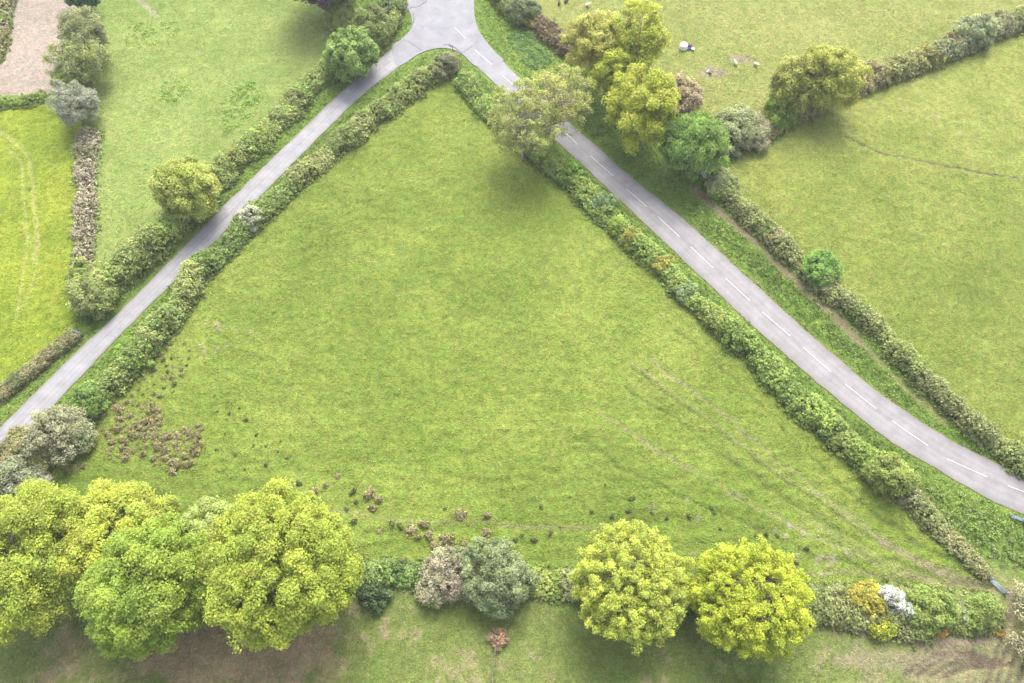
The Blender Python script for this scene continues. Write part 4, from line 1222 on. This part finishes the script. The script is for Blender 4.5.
# bare brown earth under the oaks, churned mud by the gateway
p = at(215, 650)
bare1 = sstep(0.0, 0.5, np.exp(-(((x - p[0]) / 26) ** 2 + ((y - p[1]) / 7) ** 2)) + 0.28 * n_mid + 0.2 * n_sml - 0.35)
Hc = lerp(Hc, (0.255, 0.185, 0.110), bare1 * 0.85)
p = at(990, 672)
bare2 = sstep(0.0, 0.6, np.exp(-(((x - p[0]) / 23) ** 2 + ((y - p[1]) / 6) ** 2)) + 0.25 * n_mid + 0.2 * n_sml - 0.4)
Hc = lerp(Hc, (0.23, 0.19, 0.13), bare2 * 0.5)
# dry tufts in the paddock
Hc = lerp(Hc, (0.21, 0.185, 0.10), sstep(0.45, 0.8, n_sml + 0.4 * n_mid) * 0.6)
mixin(zH, Hc)
# the muddy gateway strip on the right
p = at(1018, 610)
gm = np.exp(-(((x - p[0]) / 5) ** 2 + ((y - p[1]) / 9) ** 2))
tint = lerp(tint, (0.20, 0.20, 0.085), sstep(0.3, 0.9, gm + 0.25 * n_sml) * 0.8)

# worn paths and tracks
zz = 0.05 * n_mid
worn = np.zeros(len(x))


def track(pts, w, col, k=1.0, dep=0.04, wob=0.35):
    global tint, zz, worn
    d = pdist(x + wob * n_mid, y + wob * fbm(x, y, 5, 2, 9), resample(path(pts), 3.0))
    t = sstep(w, w * 0.3, d + 0.25 * w * n_sml) * k
    tint = lerp(tint, col, t)
    zz = zz - dep * t
    worn = np.maximum(worn, t)


SOIL = (0.235, 0.185, 0.135)
track([(632, 368), (662, 388), (720, 432), (780, 479), (816, 500), (851, 525), (897, 550), (947, 577), (986, 589), (1008, 592)], 0.34, (0.095, 0.115, 0.035), 0.85, 0.1)
track([(634, 365), (664, 385), (722, 429), (782, 476), (818, 497), (853, 522), (899, 547), (949, 575)], 0.4, (0.22, 0.21, 0.10), 0.6)
for q in range(6):
    o1, o2 = (q - 2.5) * 26, (q - 2.5) * 9
    track([(640 - o1, 372 + o1), (715 - o1, 430 + o1 * .8), (790 - o1 * .8, 487 + o1 * .55), (860 - o2 * 1.5, 532 + o2 * 1.2), (940 - o2, 575 + o2 * .5), (990, 590)], 0.42, (0.10, 0.135, 0.03) if q % 2 else (0.215, 0.21, 0.10), 0.85, 0.13, 0.8)
track([(880, 540), (915, 560), (950, 578), (986, 590), (1010, 592)], 0.6, SOIL, 0.55)
track([(800, 515), (840, 538), (890, 562), (940, 582)], 0.5, (0.19, 0.19, 0.085), 0.6)
track([(690, 555), (780, 571), (858, 574), (940, 581), (985, 591)], 0.5, (0.18, 0.17, 0.085), 0.6)
track([(640, 380), (700, 430), (770, 485), (830, 520)], 0.35, (0.14, 0.15, 0.05), 0.5)
track([(845, 136), (880, 152), (930, 164), (980, 173), (1024, 180), (1100, 190)], 0.35, (0.10, 0.085, 0.05), 0.95, 0.1)
track([(862, 634), (900, 639), (950, 641), (985, 639), (1004, 632), (1011, 615), (1011, 595)], 0.8, SOIL, 0.85)
track([(0, 133), (14, 140), (25, 155), (31, 180), (35, 210), (37, 240), (36, 262)], 0.55, (0.30, 0.30, 0.11), 0.6)
track([(8, 148), (20, 165), (24, 200), (27, 235), (24, 275), (15, 320)], 0.5, (0.30, 0.30, 0.11), 0.5)
track([(30, 236), (37, 262), (34, 285), (22, 305)], 0.8, (0.25, 0.27, 0.08), 0.4)
track([(132, -12), (142, 4), (157, 16)], 0.9, (0.27, 0.235, 0.17), 0.8)
track([(330, 512), (370, 516), (420, 523), (470, 522), (520, 527), (580, 529), (640, 527)], 0.45, (0.20, 0.19, 0.09), 0.6)
track([(695, 190), (715, 208), (745, 232), (790, 275), (830, 312), (855, 340)], 1.4, (0.20, 0.155, 0.105), 0.85, 0.15)
track([(840, 324), (870, 352), (910, 392), (945, 424)], 0.9, (0.19, 0.16, 0.09), 0.6, 0.15)
track([(640, 172), (660, 194), (700, 230), (760, 283), (820, 338), (860, 378)], 0.4, (0.10, 0.12, 0.04), 0.5, 0.12)
for dx in (0, 12, 26, 40):
    track([(905 + dx, 672 + dx * .1), (935 + dx, 655 + dx * .25), (975 + dx, 652 + dx * .3)], 0.5, (0.10, 0.078, 0.055), 0.9, 0.16)
    track([(985 + dx * .8, 690), (992 + dx * .8, 665), (1002 + dx * .8, 640)], 0.5, (0.11, 0.088, 0.06), 0.8, 0.14)
track([(868, 690), (865, 660), (860, 645)], 0.9, (0.20, 0.175, 0.11), 0.5)
track([(840, 662), (880, 660), (920, 658), (960, 650)], 1.6, (0.21, 0.175, 0.12), 0.5)
# trodden bare ground in the sheep field, molehills
for q, rx, ry in (((713, 73), 3.6, 1.9), ((743, 59), 3.0, 1.5)):
    p = at(*q)
    tint = lerp(tint, (0.21, 0.175, 0.125), sstep(0.3, 0.7, np.exp(-(((x - p[0]) / rx) ** 2 + ((y - p[1]) / ry) ** 2)) + 0.25 * n_sml) * 0.85)
mrng = np.random.default_rng(5)
for (ax, ay, n, sp) in ((797, 530, 9, 12), (850, 556, 9, 14), (825, 565, 8, 22), (700, 500, 5, 40), (225, 330, 8, 14), (205, 350, 6, 12), (905, 128, 6, 30), (880, 110, 6, 30)):
    for _ in range(n):
        p = at(ax + mrng.normal() * sp, ay + mrng.normal() * sp * 0.35)
        b = np.exp(-((x - p[0]) ** 2 + (y - p[1]) ** 2) / mrng.uniform(0.04, 0.14))
        tint = lerp(tint, (0.27, 0.225, 0.19), b * 0.8)
        zz = zz + 0.12 * b
# leaf litter and earth below the hedges
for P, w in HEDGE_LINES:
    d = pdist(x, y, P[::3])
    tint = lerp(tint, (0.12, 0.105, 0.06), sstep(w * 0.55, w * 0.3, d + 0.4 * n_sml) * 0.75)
# relief: tussocky turf, trodden terraces in the lower pasture, flat roads
low = sstep(85, 30, y)
terr = fbm(x * 0.22, y * 1.25, 1.0, 3, 8)
zz = zz + zA * (0.09 * n_sml + 0.12 * n_tuf + 0.14 * terr * low) + zB * (0.06 * n_sml + 0.06 * n_tuf) + zC * (0.09 * n_sml + 0.12 * n_tuf) + zF * (0.08 * n_sml + 0.05 * n_tuf) + zG * (0.09 * n_sml + 0.10 * n_tuf) + zH * (0.10 * n_sml + 0.05 * n_tuf) + zD * (0.03 * n_sml)
tint = tint * (1 + (zA * 0.5 * low * terr * 0.22)[:, None])
rest = 1 - np.clip(zA + zB + zC + zD + zF + zG + zH, 0, 1)
zz = zz + rest * (0.13 * n_sml + 0.08 * n_tuf)
road_d = np.minimum(pdist(x, y, MID[::4]) - 3.2, pdist(x, y, LMID[::4]) - 2.2)
inj = inpoly(x, y, JPOLY[:, :2])
road_d = np.where(inj, -1, road_d)
# junction edges
road_d = np.minimum(road_d, pdist(x, y, np.vstack([JPOLY, JPOLY[:1]])[::2]))
fl = sstep(0.1, 1.6, road_d)
zz = (zz + 0.10) * fl - 0.06 * (1 - fl)
far = np.maximum(np.abs(x) - 140, np.maximum(y - 182, 2 - y))
zz = zz * sstep(30, 0, far)
tint = tint * (1 + 0.12 * n_tuf + 0.07 * n_sml)[:, None]
isgreen = sstep(1.0, 1.25, tint[:, 1] / tint[:, 0])
tint = tint * (1 - isgreen[:, None] * np.array([0.02, 0.0, 0.15]))
tint = tint * (1 + 0.13 * n_big + 0.09 * n_mid)[:, None]
far_t = sstep(2, 14, np.maximum(np.abs(x) - 140, y - 182))
tint = lerp(tint, (0.19, 0.225, 0.075), far_t)
tint = np.clip(tint * 0.79, 0.006, 0.5)
k = np.arange(len(x)).reshape(sh_)
Fc = np.stack([k[:-1, :-1], k[:-1, 1:], k[1:, 1:], k[1:, :-1]], -1).reshape(-1, 4)
me = np_mesh('ground', np.column_stack([x, y, zz]), Fc, tint, smooth=True)
o = link('ground', me, M_TURF)
o['kind'] = 'structure'

# ------------------------------------------------------------------ rough grass on verges and banks
grng = np.random.default_rng(9)
pick = grng.choice(len(x), 400000, replace=True)
gxp = x[pick] + grng.uniform(-.18, .18, len(pick))
gyp = y[pick] + grng.uniform(-.18, .18, len(pick))
scr = np.maximum(zone([(915, 500), (960, 490), (1024, 520), (1060, 540), (1050, 590), (1000, 575), (960, 545)]), zone([(680, 205), (700, 190), (760, 240), (870, 345), (960, 430), (1010, 465), (980, 452), (900, 395), (800, 312), (720, 245)]))
okk = (worn[pick] < 0.35) & (rest[pick] > 0.6) & (gm[pick] < 0.3) & (road_d[pick] > 0.25) & (np.abs(gxp) < 138) & (gyp > 4) & (gyp < 180)
gxp, gyp, pk = gxp[okk][:75000], gyp[okk][:75000], pick[okk][:75000]
C = np.column_stack([gxp, gyp, zz[pk] + 0.12 + scr[pk] * grng.uniform(0, 0.55, len(pk)) * np.clip(0.5 + 1.2 * n_sml[pk], 0, 1)])
tt_ = palette_mix(grng, [(0.10, 0.17, 0.033), (0.125, 0.19, 0.038), (0.16, 0.19, 0.06), (0.08, 0.14, 0.028)], len(C)) * np.exp(0.4 * n_mid[pk] + 0.25 * n_sml[pk])[:, None]
V, Fc, T = leaves(grng, C, 0.2 + 0.12 * scr[pk], np.where(scr[pk] > .5, 4, 2), 0.2, tt_, up=0.2, asp=0.4)
o = link('rough_grass', np_mesh('rough_grass', V, Fc, T), M_LEAF)
o['kind'] = 'stuff'
o['label'] = 'long rough grass on the road verges and banks'
o['category'] = 'grass'

pick = grng.choice(len(x), 900000, replace=True)
gxp = x[pick] + grng.uniform(-.18, .18, len(pick))
gyp = y[pick] + grng.uniform(-.18, .18, len(pick))
fld = np.clip(zA + zC + zF * 0.7 + zG * 0.7 + zB * 0.5 + zH, 0, 1)
okk = (fld[pick] > grng.random(len(pick))) & (road_d[pick] > 0.6) & (np.abs(gxp) < 136) & (gyp > 4) & (gyp < 178)
gxp, gyp, pk = gxp[okk][:260000], gyp[okk][:260000], pick[okk][:260000]
C = np.column_stack([gxp, gyp, zz[pk] + 0.03])
tt_ = tint[pk] * np.exp(grng.normal(size=(len(pk), 1)) * 0.18) * np.array([1.42, 1.38, 1.3])
V, Fc, T = leaves(grng, C, np.full(len(C), 0.09), 1, 0.15, tt_, up=1.2, asp=0.5, low=0.0, var=0.06, jit=0.4)
o = link('pasture_grass', np_mesh('pasture_grass', V, Fc, T), M_LEAF)
o['kind'] = 'stuff'
o['label'] = 'short tufted grass growing all over the pastures'
o['category'] = 'grass'

hz = bpy.data.materials.new('haze')
hz.use_nodes = True
hz.node_tree.nodes.clear()
vo = N(hz.node_tree, 'ShaderNodeVolumePrincipled')
vo.inputs['Color'].default_value = (0.93, 0.95, 1.0, 1)
vo.inputs['Density'].default_value = 0.00016
vo.inputs['Anisotropy'].default_value = 0.2
oo = N(hz.node_tree, 'ShaderNodeOutputMaterial')
hz.node_tree.links.new(vo.outputs[0], oo.inputs['Volume'])
V, Fc = boxes([(0, 700, 62, 5200, 4200, 128, 0)])
o = link('haze', np_mesh('haze', V, Fc), hz)
o['kind'] = 'stuff'
o['label'] = 'thin pale summer haze over the fields'
o['category'] = 'haze'
